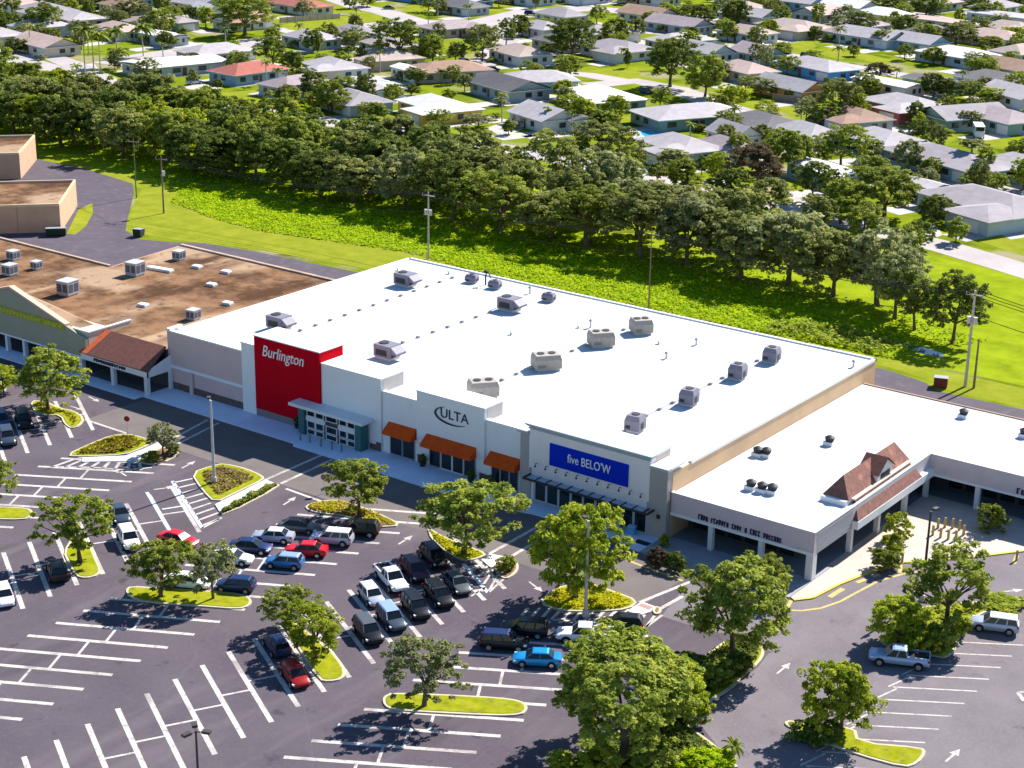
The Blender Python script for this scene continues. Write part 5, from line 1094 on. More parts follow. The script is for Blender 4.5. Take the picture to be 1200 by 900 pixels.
for i, p in enumerate(((1099, 619), (1107, 618), (1116, 619), (1124, 621), (1129, 627))): bollard(G(*p, .14), 'yellow bollard in the back row on the plaza, %s from left' % ORD[i], M_yellow, 'yellow bollards on the plaza', 1.15, .16)
for i, p in enumerate(((1093, 627), (1102, 630), (1111, 632), (1120, 633))): bollard(G(*p, .14), 'yellow bollard in the front row on the plaza, %s from left' % ORD[i], M_yellow, 'yellow bollards on the plaza', 1.15, .16)
for i, p in enumerate(((1057, 660), (1191, 657))): bollard(G(*p, .02), 'yellow post at the kerb, %s end of the plaza edge' % ('left' if i == 0 else 'right'), M_yellow, 'yellow kerb posts', 1.2, .14)
def bin_(base, label):
    t = thing('merchandise_bin', label, 'bin', base, .2, 'light blue bins under the long canopy'); b = MB(); b.add([(-.4, -.3, 0), (.4, -.3, 0), (.4, .3, 0), (-.4, .3, 0), (-.5, -.4, 1.0), (.5, -.4, 1.0), (.5, .4, 1.0), (-.5, .4, 1.0)], [(0, 1, 5, 4), (1, 2, 6, 5), (2, 3, 7, 6), (3, 0, 4, 7), (0, 3, 2, 1)]); b.build('basket', M_bin, t); b = MB(); b.box(-.44, .44, -.34, .34, .8, 1.08); b.build('contents', mat('pale_goods', (.45, .55, .7), .7), t)
bin_(G(723, 619, .15), 'light blue bin under the long black canopy, left one'); bin_(G(740, 626, .15), 'light blue bin under the long black canopy, right one')
o = MB(); o.box(-.9, .9, -.5, .5, 0, .02); ob = o.build('floor_mat', M_hvacd); ob.location = G(753, 636, .152); tag(ob, 'dark mat lying on the pavement before the grey shop front', 'mat')
for p, l in (((545, 568), 'dark planter right of the shop doors under the widest orange awning'), ((566, 575), 'dark planter between the widest and the right orange awning'), ((352, 500), 'dark bush beside the left teal column of the entrance'), ((428, 524), 'dark bush beside the right teal column of the entrance'), ((495, 546), 'dark planter left of the widest orange awning')):
    g = G(*p, .15); t = thing('planter', l, 'planter', (g[0], max(min(g[1], 153.3), 151.9 if p[0] in (352, 428) else 153.0), .15)); b = MB(); b.cyl((0, 0), .32, .42, 0, .6, 10); b.build('pot', M_hvacd, t)
    f = bpy.data.objects.new('foliage', KS[0].crown); COL.objects.link(f); f.parent = t; f.location = (0, 0, 1.0); f.scale = (.55, .55, .75); slot(f, L_dark)
def utility_pole(base, h, label, m, arm=True, trafo=True, rz=0.0, r=.19):
    t = thing('utility_pole', label, 'utility pole', base, rz, 'utility poles behind the shops')
    b = MB(); b.tube([(0, 0, 0), (0, 0, h)], [r, r*.62], 8); b.build('pole', m, t)
    if arm:
        b = MB(); b.box(-1.3, 1.3, -.07, .07, h-.75, h-.6)
        b.build('crossarm', m, t)
        for x in (-1.2, 0, 1.2): b = MB(); b.cyl((x, 0), .07, .05, h-.6, h-.3, 6); b.build('insulator', M_galv, t)
    if trafo:
        for x in ((-.45, .45) if trafo == 2 else (.42,)): b = MB(); b.cyl((x, -.1), .3, .3, h*.66, h*.66+1.0, 10); b.build('transformer', M_galv, t)
    return Vector((base[0], base[1], base[2]+h))
def at_y(px, y):
    d = ray(*px); t = y/d[1]; return (float(d[0]*t), y, float(CAM_H+d[2]*t))
tops = []
bA = (G(132, 240)[0], 0, 0)
tops.append(utility_pole(G(160, 232), 12.2, 'slim wooden utility pole farthest left among the canal trees', M_wood, True, False, .3, .13))
tops.append(utility_pole(G(192, 250), 11.4, 'wooden utility pole with grey transformer beside the left service yard', M_wood, True, 1, .3))
p = at_y((502, 225), 231.0); tops.append(utility_pole((p[0], p[1], 0), p[2], 'pale concrete utility pole behind the far left corner of the white roof', M_conc, True, 2, .15))
p = at_y((764, 270), 229.0); tops.append(utility_pole((p[0], p[1], 0), p[2], 'slim wooden utility pole behind the middle of the white roof', M_wood, True, False, .15, .14))
tops.append(utility_pole(G(1131, 453), 14.3, 'tall pale concrete utility pole at right behind the lower roof', M_conc, True, 2, .15, .24))
utility_pole(G(1141, 455), 7.4, 'short dark wooden pole standing right beside the tall concrete pole', M_wood, False, False, 0, .2)
tops.append(Vector((-40, 224, 13.5)))
k = 0
for i in range(1, 5):
    for off, dz in ((-1.2, -.3), (1.2, -.3), (0, -.3), (0, -3.6)):
        A, B = tops[i]+Vector((off*.3, off*.95, dz)), tops[i+1]+Vector((off*.3, off*.95, dz)); mb = MB(); q = []
        for s in range(13):
            f = s/12; v = A.lerp(B, f); q.append((v.x, v.y, v.z-1.6*(1-(2*f-1)**2)))
        mb.tube(q, .05, 4); o = mb.build('overhead_wire', M_wire)
        pos = {-1.2: 'front upper', 1.2: 'back upper', 0: 'middle upper'}[off] if dz > -1 else 'lowest'
        tag(o, '%s black power line in the %s span of poles from the left' % (pos, ORD[i-1]), 'power line', 'power lines behind the shops')
A, B = tops[0], tops[1]
mb = MB(); mb.tube([tuple(A+Vector((0, 0, -.4))), tuple((A+B)/2+Vector((0, 0, -1.2))), tuple(B+Vector((0, 0, -.4)))], .035, 4); tag(mb.build('overhead_wire', M_wire), 'black power line between the two leftmost wooden poles', 'power line')
# street lamp among the trees
t = thing('street_lamp', 'grey street lamp with curved arm standing above the canal trees', 'street lamp', G(1010, 262)); b = MB(); b.tube([(0, 0, 0), (0, 0, 6.5), (.5, .3, 7.4), (1.5, .9, 7.7)], [.12, .09, .07, .06], 6); b.build('pole', M_galv, t); b = MB(); b.ball((1.8, 1.1, 7.65), .45, .3, .14); b.build('lamp_head', M_galv, t)

# ------------------------------------------------------------------ trees along the canal
CR = []
def canal(x, y, h, wd, kind, lf): CR.append((x, y, h, wd, kind, lf))
rd = random.Random(21)
def lf_pick(x):
    r = rd.random()
    if x < -255: return L_dark if r < .45 else (L_mid if r < .68 else (L_olive if r < .93 else L_lime))
    if x < -190: return L_olive if r < .5 else (L_dark if r < .68 else (L_mid if r < .93 else L_grey))
    return L_olive if r < .45 else (L_grey if r < .85 else (L_dark if r < .90 else L_mid))
def clear(x, y):
    return True
for ROWY, x0, x1, st, hh in ((256.5, -372, -106, 10.4, (9.5, 13.0)), (268, -385, -142, 11.8, (11.5, 14.5)), (280, -398, -178, 12.6, (11.0, 14.5))):
    x = x0
    while x < x1:
        yy = ROWY+rd.uniform(-2, 2)-(0.05*(x+200) if ROWY > 270 else 0)
        if x < -255: yy -= 1
        h = rd.uniform(*hh)*(0.97 if x > -165 else 1.0)
        if -238 < x < -205 and ROWY == 256: h *= .85
        kd = rd.choice(KD if x < -215 else KD+KP[:2]+KO[:1])
        if x > -168: h = rd.uniform(12.2, 14.6)
        canal(x, yy, h, rd.uniform(12.5, 18.0) if x < -168 else rd.uniform(14.5, 19.0), kd, lf_pick(x))
        x += st*rd.uniform(.75, 1.25)
canal(-108.5, 250.5, 12.5, 11.5, KO[1], L_grey); canal(-103.5, 247, 9.5, 9, KP[1], L_dark); canal(-96.0, 244.5, 11.5, 10.5, KP[3], L_dark)
rows = {'front': [c for c in CR if c[1] < 261.5], 'middle': [c for c in CR if 261.5 <= c[1] < 273], 'back': [c for c in CR if c[1] >= 273]}
for rn, lst in rows.items():
    lst.sort(key=lambda c: PX((c[0], c[1], 6))[0])
    vis = [c for c in lst if -60 < PX((c[0], c[1], 6))[0] < 1260]
    inn = [c for c in vis if PX((c[0], c[1], 6))[0] > -10]
    for c in vis:
        i = inn.index(c) if c in inn else -1
        nm = 'dark green' if c[5] is L_dark else 'olive green' if c[5] is L_olive else 'grey-green' if c[5] is L_grey else 'mid green'
        lab = '%s canal tree, %s from the left in the %s line' % (nm, ORD[i], rn) if i >= 0 else '%s canal tree at the picture edge, %s in the %s line' % (nm, ORD[vis.index(c)], rn)
        tree('canal_tree', lab, 'tree', (c[0], c[1], 0), 0, 0, c[4], c[5], 'trees along the canal', width=c[3], height=c[2])
BK = 'bright bushes along the canal bank'
for i, (x, y, tp, wd) in enumerate(((690, 245, 225, 34), (640, 262, 240, 24), (335, 206, 178, 40), (300, 203, 170, 34), (612, 240, 215, 26), (718, 282, 262, 24), (280, 215, 190, 30))):
    pass
tree('canal_tree', 'small lime green tree before the grey-green canopy behind the white roof', 'tree', G(692, 285), 222, 52, KS[0], L_lime)
tree('canal_tree', 'bright lime tree at the back of the canal line below the red-roofed house', 'tree', G(300, 205), 140, 62, KD[2], L_lime)
tree('canal_tree', 'lime green bushy tree at the back of the canal line below the blue pool', 'tree', G(728, 225), 178, 50, KD[0], L_lime)
t = thing('marker_post', 'small post with turquoise top under the canal trees', 'post', G(697, 270)); b = MB(); b.cyl((0, 0), .2, .2, 0, 1.2, 8); b.build('post', M_column, t); b = MB(); b.box(-.5, .5, -.3, .3, 1.2, 2.2); b.build('top', mat('turquoise', (.05, .5, .45), .5), t)

# ------------------------------------------------------------------ houses
ROOFC = {'grey': (.32, .285, .305), 'lgrey': (.43, .39, .405), 'dgrey': (.15, .14, .15), 'white': (.70, .68, .67), 'tan': (.42, .33, .29), 'pink': (.50, .36, .32), 'brown': (.34, .21, .15), 'red': (.40, .12, .09), 'dark': (.10, .095, .105), 'mauve': (.36, .29, .30)}
WALLC = {'white': (.62, .60, .57), 'blue': (.26, .40, .52), 'lblue': (.46, .52, .56), 'teal': (.25, .35, .34), 'yellow': (.66, .46, .10), 'cream': (.66, .58, .46), 'red': (.42, .12, .10), 'navy': (.03, .05, .10), 'brightblue': (.08, .34, .66), 'orange': (.62, .28, .08), 'grey': (.36, .40, .43), 'green': (.30, .38, .33), 'tan': (.50, .40, .32)}
RM = {}
for k, v in ROOFC.items():
    m = mat('roof_'+k, v, .9, col2=tuple(c*.80 for c in v), scale=.5); mix_noise(m, .18, tuple(min(1, c*1.15+.02) for c in v), .5, .7, .6); mix_noise(m, 1.6, tuple(c*.72 for c in v), .56, .75, .5, stretch=(1, 3, 1)); RM[k] = m
WM = {k: mat('wall_'+k, v, .88, var=.05, scale=.5) for k, v in WALLC.items()}
M_gdoor = mat('garage_door', (.68, .68, .68), .6); M_door = mat('front_door', (.16, .07, .04), .6); M_fasc = mat('eave_white', (.7, .7, .7), .7)
def house_proto(kind, L, W):
    """footprint L x W centred; returns a root with parts"""
    t = thing('house', 'house', 'house'); e = .7; h = 2.8
    def hip(mb, x0, x1, y0, y1, z, rise, along='x'):
        if along == 'x':
            d = (y1-y0)/2; ym = (y0+y1)/2; mb.add([(x0, y0, z), (x1, y0, z), (x1, y1, z), (x0, y1, z), (x0+d, ym, z+rise), (x1-d, ym, z+rise)], [(0, 1, 5, 4), (1, 2, 5), (2, 3, 4, 5), (3, 0, 4), (3, 2, 1, 0)])
        else:
            d = (x1-x0)/2; xm = (x0+x1)/2; mb.add([(x0, y0, z), (x1, y0, z), (x1, y1, z), (x0, y1, z), (xm, y0+d, z+rise), (xm, y1-d, z+rise)], [(0, 1, 4), (1, 2, 5, 4), (2, 3, 5), (3, 0, 4, 5), (3, 2, 1, 0)])
    wb, rf, fb = MB(), MB(), MB(); wing = kind in ('L', 'Lw')
    wb.box(-L/2, L/2, -W/2, W/2, 0, h)
    if wing: wx0, wx1, wy = L/2-W*.72, L/2, -W/2-W*.45; wb.box(wx0, wx1, wy, -W/2-.002, 0, h-.01)
    if kind in ('hip', 'L', 'Lw'):
        hip(rf, -L/2-e, L/2+e, -W/2-e, W/2+e, h+.02, (W/2+e)*.32)
        if wing: hip(rf, wx0-e+.01, wx1+e-.01, wy-e, 0, h+.035, (wx1-wx0)/2*.33, 'y')
    elif kind == 'gable':
        zr = h+(W/2+e)*.36; rf.add([(-L/2-e, -W/2-e, h+.02), (L/2+e, -W/2-e, h+.02), (L/2+e, 0, zr), (-L/2-e, 0, zr), (-L/2-e, W/2+e, h+.02), (L/2+e, W/2+e, h+.02)], [(0, 1, 2, 3), (3, 2, 5, 4), (0, 4, 5, 1)])
        wb.add([(-L/2, -W/2, h), (-L/2, W/2, h), (-L/2, 0, zr-.25), (L/2, -W/2, h), (L/2, W/2, h), (L/2, 0, zr-.25)], [(0, 2, 1), (3, 4, 5)])
    else:
        zr = h+.75; rf.add([(-L/2-e, -W/2-e, h+.02), (L/2+e, -W/2-e, h+.02), (L/2+e, 0, zr), (-L/2-e, 0, zr), (-L/2-e, W/2+e, h+.02), (L/2+e, W/2+e, h+.02)], [(0, 1, 2, 3), (3, 2, 5, 4), (0, 4, 5, 1)])
        wb.add([(-L/2, -W/2, h), (-L/2, W/2, h), (-L/2, 0, zr-.1), (L/2, -W/2, h), (L/2, W/2, h), (L/2, 0, zr-.1)], [(0, 2, 1), (3, 4, 5)])
    for q in ((-L/2-e, L/2+e, -W/2-e-.03, -W/2-e), (-L/2-e, L/2+e, W/2+e, W/2+e+.03), (-L/2-e-.03, -L/2-e, -W/2-e, W/2+e), (L/2+e, L/2+e+.03, -W/2-e, W/2+e)): fb.box(*q, h-.16, h+.03)
    wb.build('wall', WM['white'], t); rf.build('roof', RM['grey'], t); fb.build('eaves', M_fasc, t)
    cb = MB(); cb.box(-L*.12, -L*.12+.5, W*.12, W*.12+.5, h+.4, h+W*.16+.9); 
    def win(x0, x1, y, z0=.9, z1=2.1, axis='y'):
        b = MB()
        if axis == 'y': b.box(x0, x1, y-.04, y+.04, z0, z1)
        else: b.box(y-.04, y+.04, x0, x1, z0, z1)
        b.build('window', M_glassb, t)
    fy = -W/2
    for xa in (-L*.42, -L*.22, L*.02) if wing else (-L*.42, -L*.18, L*.14): win(xa, xa+1.9, fy)
    for xa in (-L*.40, -L*.1, L*.2, L*.36): win(xa, xa+1.7, W/2)
    for s in (-1, 1): win(-1.2, .6, s*L/2, axis='x'); win(W*.2, W*.2+1.4, s*L/2, axis='x')
    b = MB(); b.box(-L*.06, -L*.06+1.0, fy-.05, fy+.05, .02, 2.1); b.build('front_door', M_door, t)
    if wing: b = MB(); b.box((wx0+wx1)/2-2.4, (wx0+wx1)/2+2.4, wy-.05, wy+.05, .02, 2.2); b.build('garage_door', M_gdoor, t)
    else: b = MB(); b.box(L*.28, L*.28+4.6 if L*.28+4.6 < L/2-.2 else L/2-.2, fy-.05, fy+.05, .02, 2.2); b.build('garage_door', M_gdoor, t)
    return t
HP = {k: house_proto(k, 19.0, 11.5) for k in ('hip', 'L', 'gable', 'flat')}
HOUSES = [  # px centre of the footprint, kind, length, width, angle, roof, wall, label
 ((205, 84), 'flat', 26, 15, 76, 'white', 'lblue', 'white flat-roofed house with dark blue end wall left of the red-roofed house'),
 ((292, 94), 'hip', 19, 12, 84, 'red', 'blue', 'red-roofed house with pale blue walls on a bright lawn'),
 ((348, 110), 'hip', 17, 12, 84, 'mauve', 'lblue', 'mauve-roofed house with blue walls just right of the red-roofed house'),
 ((55, 61), 'gable', 22, 12, -12, 'pink', 'cream', 'pink-roofed cream house with a row of windows at upper left'),
 ((-2, 50), 'hip', 18, 12, -12, 'lgrey', 'white', 'pale grey roof cut by the left picture edge'),
 ((92, 30), 'hip', 18, 13, -14, 'lgrey', 'tan', 'pale grey-roofed house behind the palm cluster'),
 ((140, 44), 'hip', 18, 11, -10, 'pink', 'cream', 'pink-roofed house partly hidden by the palm cluster'),
 ((188, 50), 'flat', 20, 8, -8, 'white', 'lblue', 'long low white building right of the palm cluster'),
 ((243, 22), 'gable', 11, 8, -10, 'white', 'white', 'small white house left of the huge tree at the top'),
 ((352, 14), 'hip', 24, 12, -8, 'red', 'cream', 'dark red-roofed house at the top behind a tan fence'),
 ((315, 3), 'hip', 16, 11, -8, 'white', 'navy', 'white roof with blue shade at the top beside the huge tree'),
 ((455, 76), 'L', 20, 13, -20, 'tan', 'tan', 'tan hipped house in the upper middle beside two big trees'),
 ((525, 92), 'hip', 22, 13, 60, 'brown', 'tan', 'brown-roofed house above the white-roofed yellow house'),
 ((483, 93), 'flat', 14, 6, -20, 'white', 'white', 'white flat carport joined to the brown-roofed house'),
 ((515, 136), 'L', 22, 12, -20, 'white', 'yellow', 'white-roofed yellow house just behind the canal trees'),
 ((597, 112), 'gable', 20, 13, -20, 'dark', 'grey', 'house with dark patterned roof right of the yellow house'),
 ((434, 112), 'flat', 20, 10, -20, 'lgrey', 'lblue', 'pale blue-grey patio-roofed house behind the turquoise pool'),
 ((415, 48), 'hip', 17, 11, -8, 'grey', 'teal', 'grey-roofed teal house left of two big trees'),
 ((365, 54), 'hip', 18, 10, -8, 'lgrey', 'lblue', 'pale blue house on the wide road near the dense round tree'),
 ((515, 4), 'flat', 46, 12, -6, 'lgrey', 'brightblue', 'long blue building at the top edge behind a bright lawn'),
 ((615, 4), 'flat', 22, 12, -6, 'lgrey', 'lblue', 'pale long roof at the top edge right of the long blue building'),
 ((630, 104), 'hip', 20, 13, 50, 'lgrey', 'blue', 'pale grey-roofed blue house above a lawn with a round lime tree'),
 ((610, 72), 'hip', 18, 12, -22, 'tan', 'white', 'pale tan roof at the corner of the curved side road'),
 ((635, 42), 'hip', 14, 10, -15, 'lgrey', 'white', 'small pale house left of the large dark street tree'),
 ((705, 124), 'L', 22, 14, -26, 'white', 'teal', 'white-roofed house with teal-blue walls in the middle of the suburb'),
 ((725, 66), 'L', 22, 13, -14, 'grey', 'white', 'grey-roofed house between two big street trees'),
 ((808, 145), 'hip', 26, 15, 62, 'lgrey', 'teal', 'large pale grey roof with green-grey walls behind the blue pool'),
 ((798, 184), 'L', 19, 12, -25, 'lgrey', 'teal', 'pale hipped house with teal walls below the blue pool'),
 ((640, 148), 'gable', 16, 12, -22, 'lgrey', 'white', 'white two-part house behind the canal trees'),
 ((895, 156), 'hip', 18, 12, -26, 'dgrey', 'white', 'dark hipped roof with white end wall near the curved street'),
 ((878, 26), 'gable', 20, 11, -10, 'lgrey', 'lblue', 'pale blue house with wide low roof at the top'),
 ((930, 40), 'L', 24, 13, -12, 'tan', 'tan', 'tan-roofed house behind bushes near the top'),
 ((795, 37), 'gable', 22, 11, -10, 'mauve', 'grey', 'mauve-roofed house behind a lime lawn near the top'),
 ((828, 70), 'gable', 16, 10, -20, 'lgrey', 'lblue', 'small pale house with skylight left of the pink-brown roof'),
 ((872, 92), 'hip', 18, 11, -24, 'pink', 'tan', 'pink-brown roof above the lime round tree'),
 ((888, 72), 'gable', 16, 10, -24, 'mauve', 'teal', 'narrow mauve roof left of the bright blue house'),
 ((957, 88), 'hip', 24, 12, -22, 'lgrey', 'brightblue', 'bright blue house with pale grey roof'),
 ((925, 113), 'gable', 20, 9, -20, 'lgrey', 'orange', 'orange-walled house with pale roof behind the bushy street tree'),
 ((1062, 134), 'L', 22, 13, -24, 'lgrey', 'red', 'large pale grey roof with red walls on the curved street'),
 ((1128, 147), 'gable', 20, 13, 60, 'grey', 'green', 'grey-green gabled house between the red-walled house and the camper van'),
 ((1172, 150), 'hip', 18, 12, -25, 'mauve', 'teal', 'mauve-roofed teal house behind the camper van'),
 ((1124, 74), 'hip', 24, 14, -15, 'white', 'lblue', 'white hipped roof with blue walls at upper right'),
 ((1022, 52), 'gable', 22, 12, -14, 'lgrey', 'lblue', 'pale grey gabled house left of the white hipped roof'),
 ((1075, 58), 'gable', 18, 11, -14, 'lgrey', 'blue', 'pale blue house partly behind the white hipped roof'),
 ((995, 48), 'hip', 16, 10, -14, 'tan', 'cream', 'low tan roof beside the tall street palm'),
 ((1165, 52), 'hip', 24, 12, -14, 'pink', 'tan', 'pink-mauve roof at the right behind shrubs'),
 ((1178, 26), 'flat', 26, 12, -10, 'lgrey', 'lblue', 'pale blue long house at the top right'),
 ((1165, 104), 'hip', 20, 13, -20, 'dgrey', 'white', 'dark grey roof at the right above the pale roofs'),
 ((1190, 122), 'gable', 18, 11, -30, 'lgrey', 'white', 'pale roof at the right edge below the dark grey roof'),
 ((1098, 106), 'flat', 18, 10, -20, 'dark', 'teal', 'dark flat-roofed house behind the red-walled house'),
 ((1040, 108), 'flat', 20, 8, -18, 'white', 'cream', 'pair of low white roofs behind the red-walled house'),
 ((1033, 176), 'hip', 17, 13, -26, 'lgrey', 'navy', 'pale hipped roof with dark blue walls by the round street tree'),
 ((1112, 200), 'hip', 30, 14, -24, 'grey', 'blue', 'long grey hipped roof in front of the curved street'),
 ((1160, 252), 'L', 26, 15, -22, 'grey', 'lblue', 'large grey-roofed pale blue house at the right above the near street'),
 ((1196, 208), 'hip', 16, 11, -24, 'lgrey', 'white', 'pale roof cut by the right picture edge'),
 ((945, 168), 'hip', 16, 10, -26, 'lgrey', 'white', 'pale roof between the two round street trees'),
 ((968, 213), 'flat', 18, 8, -26, 'white', 'teal', 'low white-roofed house behind the dark tree in front of the suburb'),
 ((985, 14), 'gable', 26, 13, -10, 'white', 'white', 'white wide roof at the top right of the middle'),
 ((935, 10), 'gable', 20, 11, -10, 'lgrey', 'blue', 'small pale blue house at the very top behind tan roofs'),
 ((1035, 25), 'hip', 18, 12, -10, 'white', 'white', 'white hipped roof between two dark trees at the top right'),
 ((1105, 33), 'flat', 20, 10, -12, 'pink', 'cream', 'low pinkish roof behind lime bushes at the top right'),
 ((1150, 8), 'gable', 22, 12, -8, 'pink', 'tan', 'pale red roof at the very top right'),
 ((760, 4), 'flat', 24, 11, -8, 'lgrey', 'cream', 'low pale roof at the top edge right of the wide road'),
 ((20, 12), 'hip', 20, 12, -14, 'pink', 'cream', 'pink roof in the top left corner'),
 ((150, 6), 'gable', 20, 12, -10, 'lgrey', 'blue', 'blue house between trees at the top left'),
 ((668, 150), 'flat', 12, 7, -22, 'dark', 'white', 'small dark-roofed shed beside the white two-part house'),
 ((1085, 232), 'flat', 9, 6, -22, 'lgrey', 'lblue', 'small pale blue shed beside the pool of the large grey house'),
 ((850, 186), 'hip', 14, 9, -25, 'mauve', 'white', 'small mauve roof right of the pale hipped house'),
 ((860, 170), 'gable', 12, 8, -25, 'lgrey', 'white', 'small pale roof behind the brownish tree'),
]
NICKS = '''long white flat-roofed house
red-roofed pale blue house
mauve roof beside the red-roofed house
pink-roofed cream house at upper left
pale roof at the left edge
pale grey roof behind the palm cluster
pink roof behind the palm cluster
low white building by the palm cluster
small white house beside the huge tree
red roof behind the tan fence
white-topped house beside the huge tree
tan hipped house in the upper middle
brown-roofed house
white flat carport
white-roofed yellow house
dark patterned roof by the yellow house
blue-grey patio roof
grey-roofed teal house on the wide road
pale blue house on the wide road
long blue building at the top
pale long roof at the top edge
blue house with the lime round tree
pale tan corner roof
small pale house by the dark tree
white-roofed teal-blue house
grey roof between two street trees
large pale roof above the blue pool
pale hipped roof below the blue pool
white two-part house
dark hipped roof by the curved street
pale blue wide-roofed house at the top
tan roof behind top bushes
mauve roof behind the lime lawn
small pale skylight house
pink-brown roof
narrow mauve roof
bright blue house
orange-walled house
red-walled house
grey-green gabled house
mauve-roofed teal house
white hipped roof at upper right
pale grey gable at upper right
pale blue house by the white hip
low tan roof by the street palm
pink-mauve roof at the right
pale blue long house at top right
dark grey roof at the right
pale roof at the right edge
dark flat-roofed house
pair of low white roofs
navy-walled house
long grey hipped roof
large grey-roofed pale blue house
pale roof cut by the right edge
pale roof between round street trees
low white-roofed house behind the dark tree
wide white roof at the top
small pale blue house at the top
white hip between top right trees
low pinkish roof at top right
pale red roof at top right
low pale roof by the wide road
pink roof in the top left corner
blue house at the top left
small dark-roofed shed
small pale blue pool shed
small mauve roof by the hipped house
small pale roof behind the brownish tree'''.split('\n')
NICK = {h[-1]: NICKS[i] for i, h in enumerate(HOUSES)}
def seg_dist(p, pts):
    best = 1e9
    for i in range(len(pts)-1):
        a, b = np.array(pts[i][:2], float), np.array(pts[i+1][:2], float); t = max(0, min(1, float((p-a)@(b-a))/(float((b-a)@(b-a))+1e-9))); best = min(best, float(np.linalg.norm(p-a-t*(b-a))))
    return best
rf = random.Random(4); HW = [(np.array(G(*h[0])[:2]), h) for h in HOUSES]; LAWNW = [np.array(gp(q)).mean(0) for q in lawns]; nfill = 0; seenf = set()
for gy in np.arange(318, 720, 9.0):
    for gx in np.arange(-560, -60, 9.0):
        p = np.array([gx+rf.uniform(-3, 3), gy+rf.uniform(-3, 3)]); q = PX((*p, 0))
        if not (-5 < q[0] < 1205 and -4 < q[1] < 235) or nfill > 44: continue
        if gy < 335+0.12*(-gx-150)-20: continue
        if min(np.linalg.norm(p-h[0]) for h in HW) < 21.5 or min(np.linalg.norm(p-l) for l in LAWNW) < 16: continue
        if min(seg_dist(p, r_[0])-r_[1]/2 for r_ in roads) < 9: continue
        nb = min(HW, key=lambda h: np.linalg.norm(p-h[0])); ni = HOUSES.index(nb[1]) if nb[1] in HOUSES else None
        rc = rf.choice(['grey', 'tan', 'lgrey', 'mauve', 'brown', 'dgrey', 'pink', 'lgrey', 'grey']); wc = rf.choice(['white', 'cream', 'tan', 'grey', 'lblue', 'green'])
        nick = NICKS[HOUSES.index(nb[1])]; o = PX((*nb[0], 0)); rel = ('right of' if q[0] > o[0] else 'left of') if abs(q[0]-o[0]) > 1.5*abs(q[1]-o[1]) else ('in front of' if q[1] > o[1] else 'behind')
        cn = {'lgrey': 'pale grey', 'dgrey': 'dark grey'}.get(rc, rc)
        lab = '%s-roofed house %s the %s' % (cn, rel, nick)
        if (rel, nick) in seenf or len(lab.split()) > 13 or '-roofed house' in nick and nick.split()[-1] in ('of',): continue
        seenf.add((rel, nick)); sn = '%s roof %s %s' % (cn, rel, nick)
        if nfill and len(sn.split()) > 11: continue
        h = ((q[0], q[1]), rf.choice(['hip', 'L', 'gable', 'hip']), rf.uniform(16, 21), rf.uniform(10.5, 13), nb[1][4]+rf.choice((0, 0, 90)), rc, wc, lab)
        HOUSES.append(h); NICKS.append(sn); NICK[lab] = sn; HW.append((p, h)); nfill += 1
print('FILL', nfill)
dr = MB(); HPX = []
for px, kd, L, W, ang, rc, wc, lab in HOUSES:
    g = G(*px); r = dup(HP[kd], (g[0], g[1], .02), math.radians(ang), lab, 'houses of the suburb', (L/19.0, W/11.5, 1.08), {'roof': RM[rc], 'wall': WM[wc]})
    r.name = 'house'; r['category'] = 'house'; HPX.append((px, lab))
    c, s = math.cos(math.radians(ang)), math.sin(math.radians(ang))
    def T(x, y): return (g[0]+c*x-s*y, g[1]+s*x+c*y)
    x0 = L*.28; dr.sheet([T(x0, -W/2-.3), T(x0+5.5, -W/2-.3), T(x0+6.5, -W/2-13), T(x0, -W/2-13)], .026)
    if random.random() < .75: dr.sheet([T(-L/2-1.5, W/2+3), T(L*.4, W/2+5), T(L*.45, -W/2-2), T(-L/2-1, -W/2-1.2)], .0245)
    if random.random() < .45: dr.sheet([T(L*.4, W/2+6), T(L/2+4, W/2+7), T(L/2+3.5, -W/2-4), T(L*.4, -W/2-2)], .0235)
for r in HP.values(): proto_remove(r)
for q in ([(80, 78), (100, 98), (118, 84), (110, 74)], [(300, 128), (330, 126), (335, 140), (310, 146)], [(470, 156), (500, 150), (530, 148), (520, 160), (480, 164)], [(820, 212), (850, 208), (852, 218), (825, 226)], [(1075, 262), (1095, 262), (1105, 275), (1090, 282)], [(150, 108), (240, 98), (262, 103), (200, 118)], [(930, 232), (955, 236), (950, 250), (930, 246)], [(570, 150), (600, 140), (615, 150), (590, 162)], [(735, 150), (780, 147), (790, 158), (745, 166)], [(415, 92), (470, 95), (470, 108), (425, 112)]):
    dr.sheet(gp(q), .021)
struct(dr.build('driveways', M_drive))
def pool(pts, label):
    t = thing('swimming_pool', label, 'swimming pool', G(*pts[0])); P = smoothpoly(gp(pts), 2); o = G(*pts[0]); b = MB(); b.prism(inset(P, -1.0), 0, .06); b.build('deck', mat('pool_deck', (.55, .55, .55), .9, var=.05, scale=1), t, o); b = MB(); b.sheet(P, .075); b.build('water', M_pool, t, o)
pool([(425, 94), (445, 93), (462, 99), (455, 104), (435, 101)], 'turquoise pool behind the tan hipped house'); pool([(748, 154), (765, 152), (785, 157), (778, 163), (757, 162)], 'blue pool between the two pale teal-walled houses'); pool([(1082, 228), (1092, 226), (1102, 230), (1095, 235), (1083, 233)], 'small blue pool behind the large grey-roofed house')
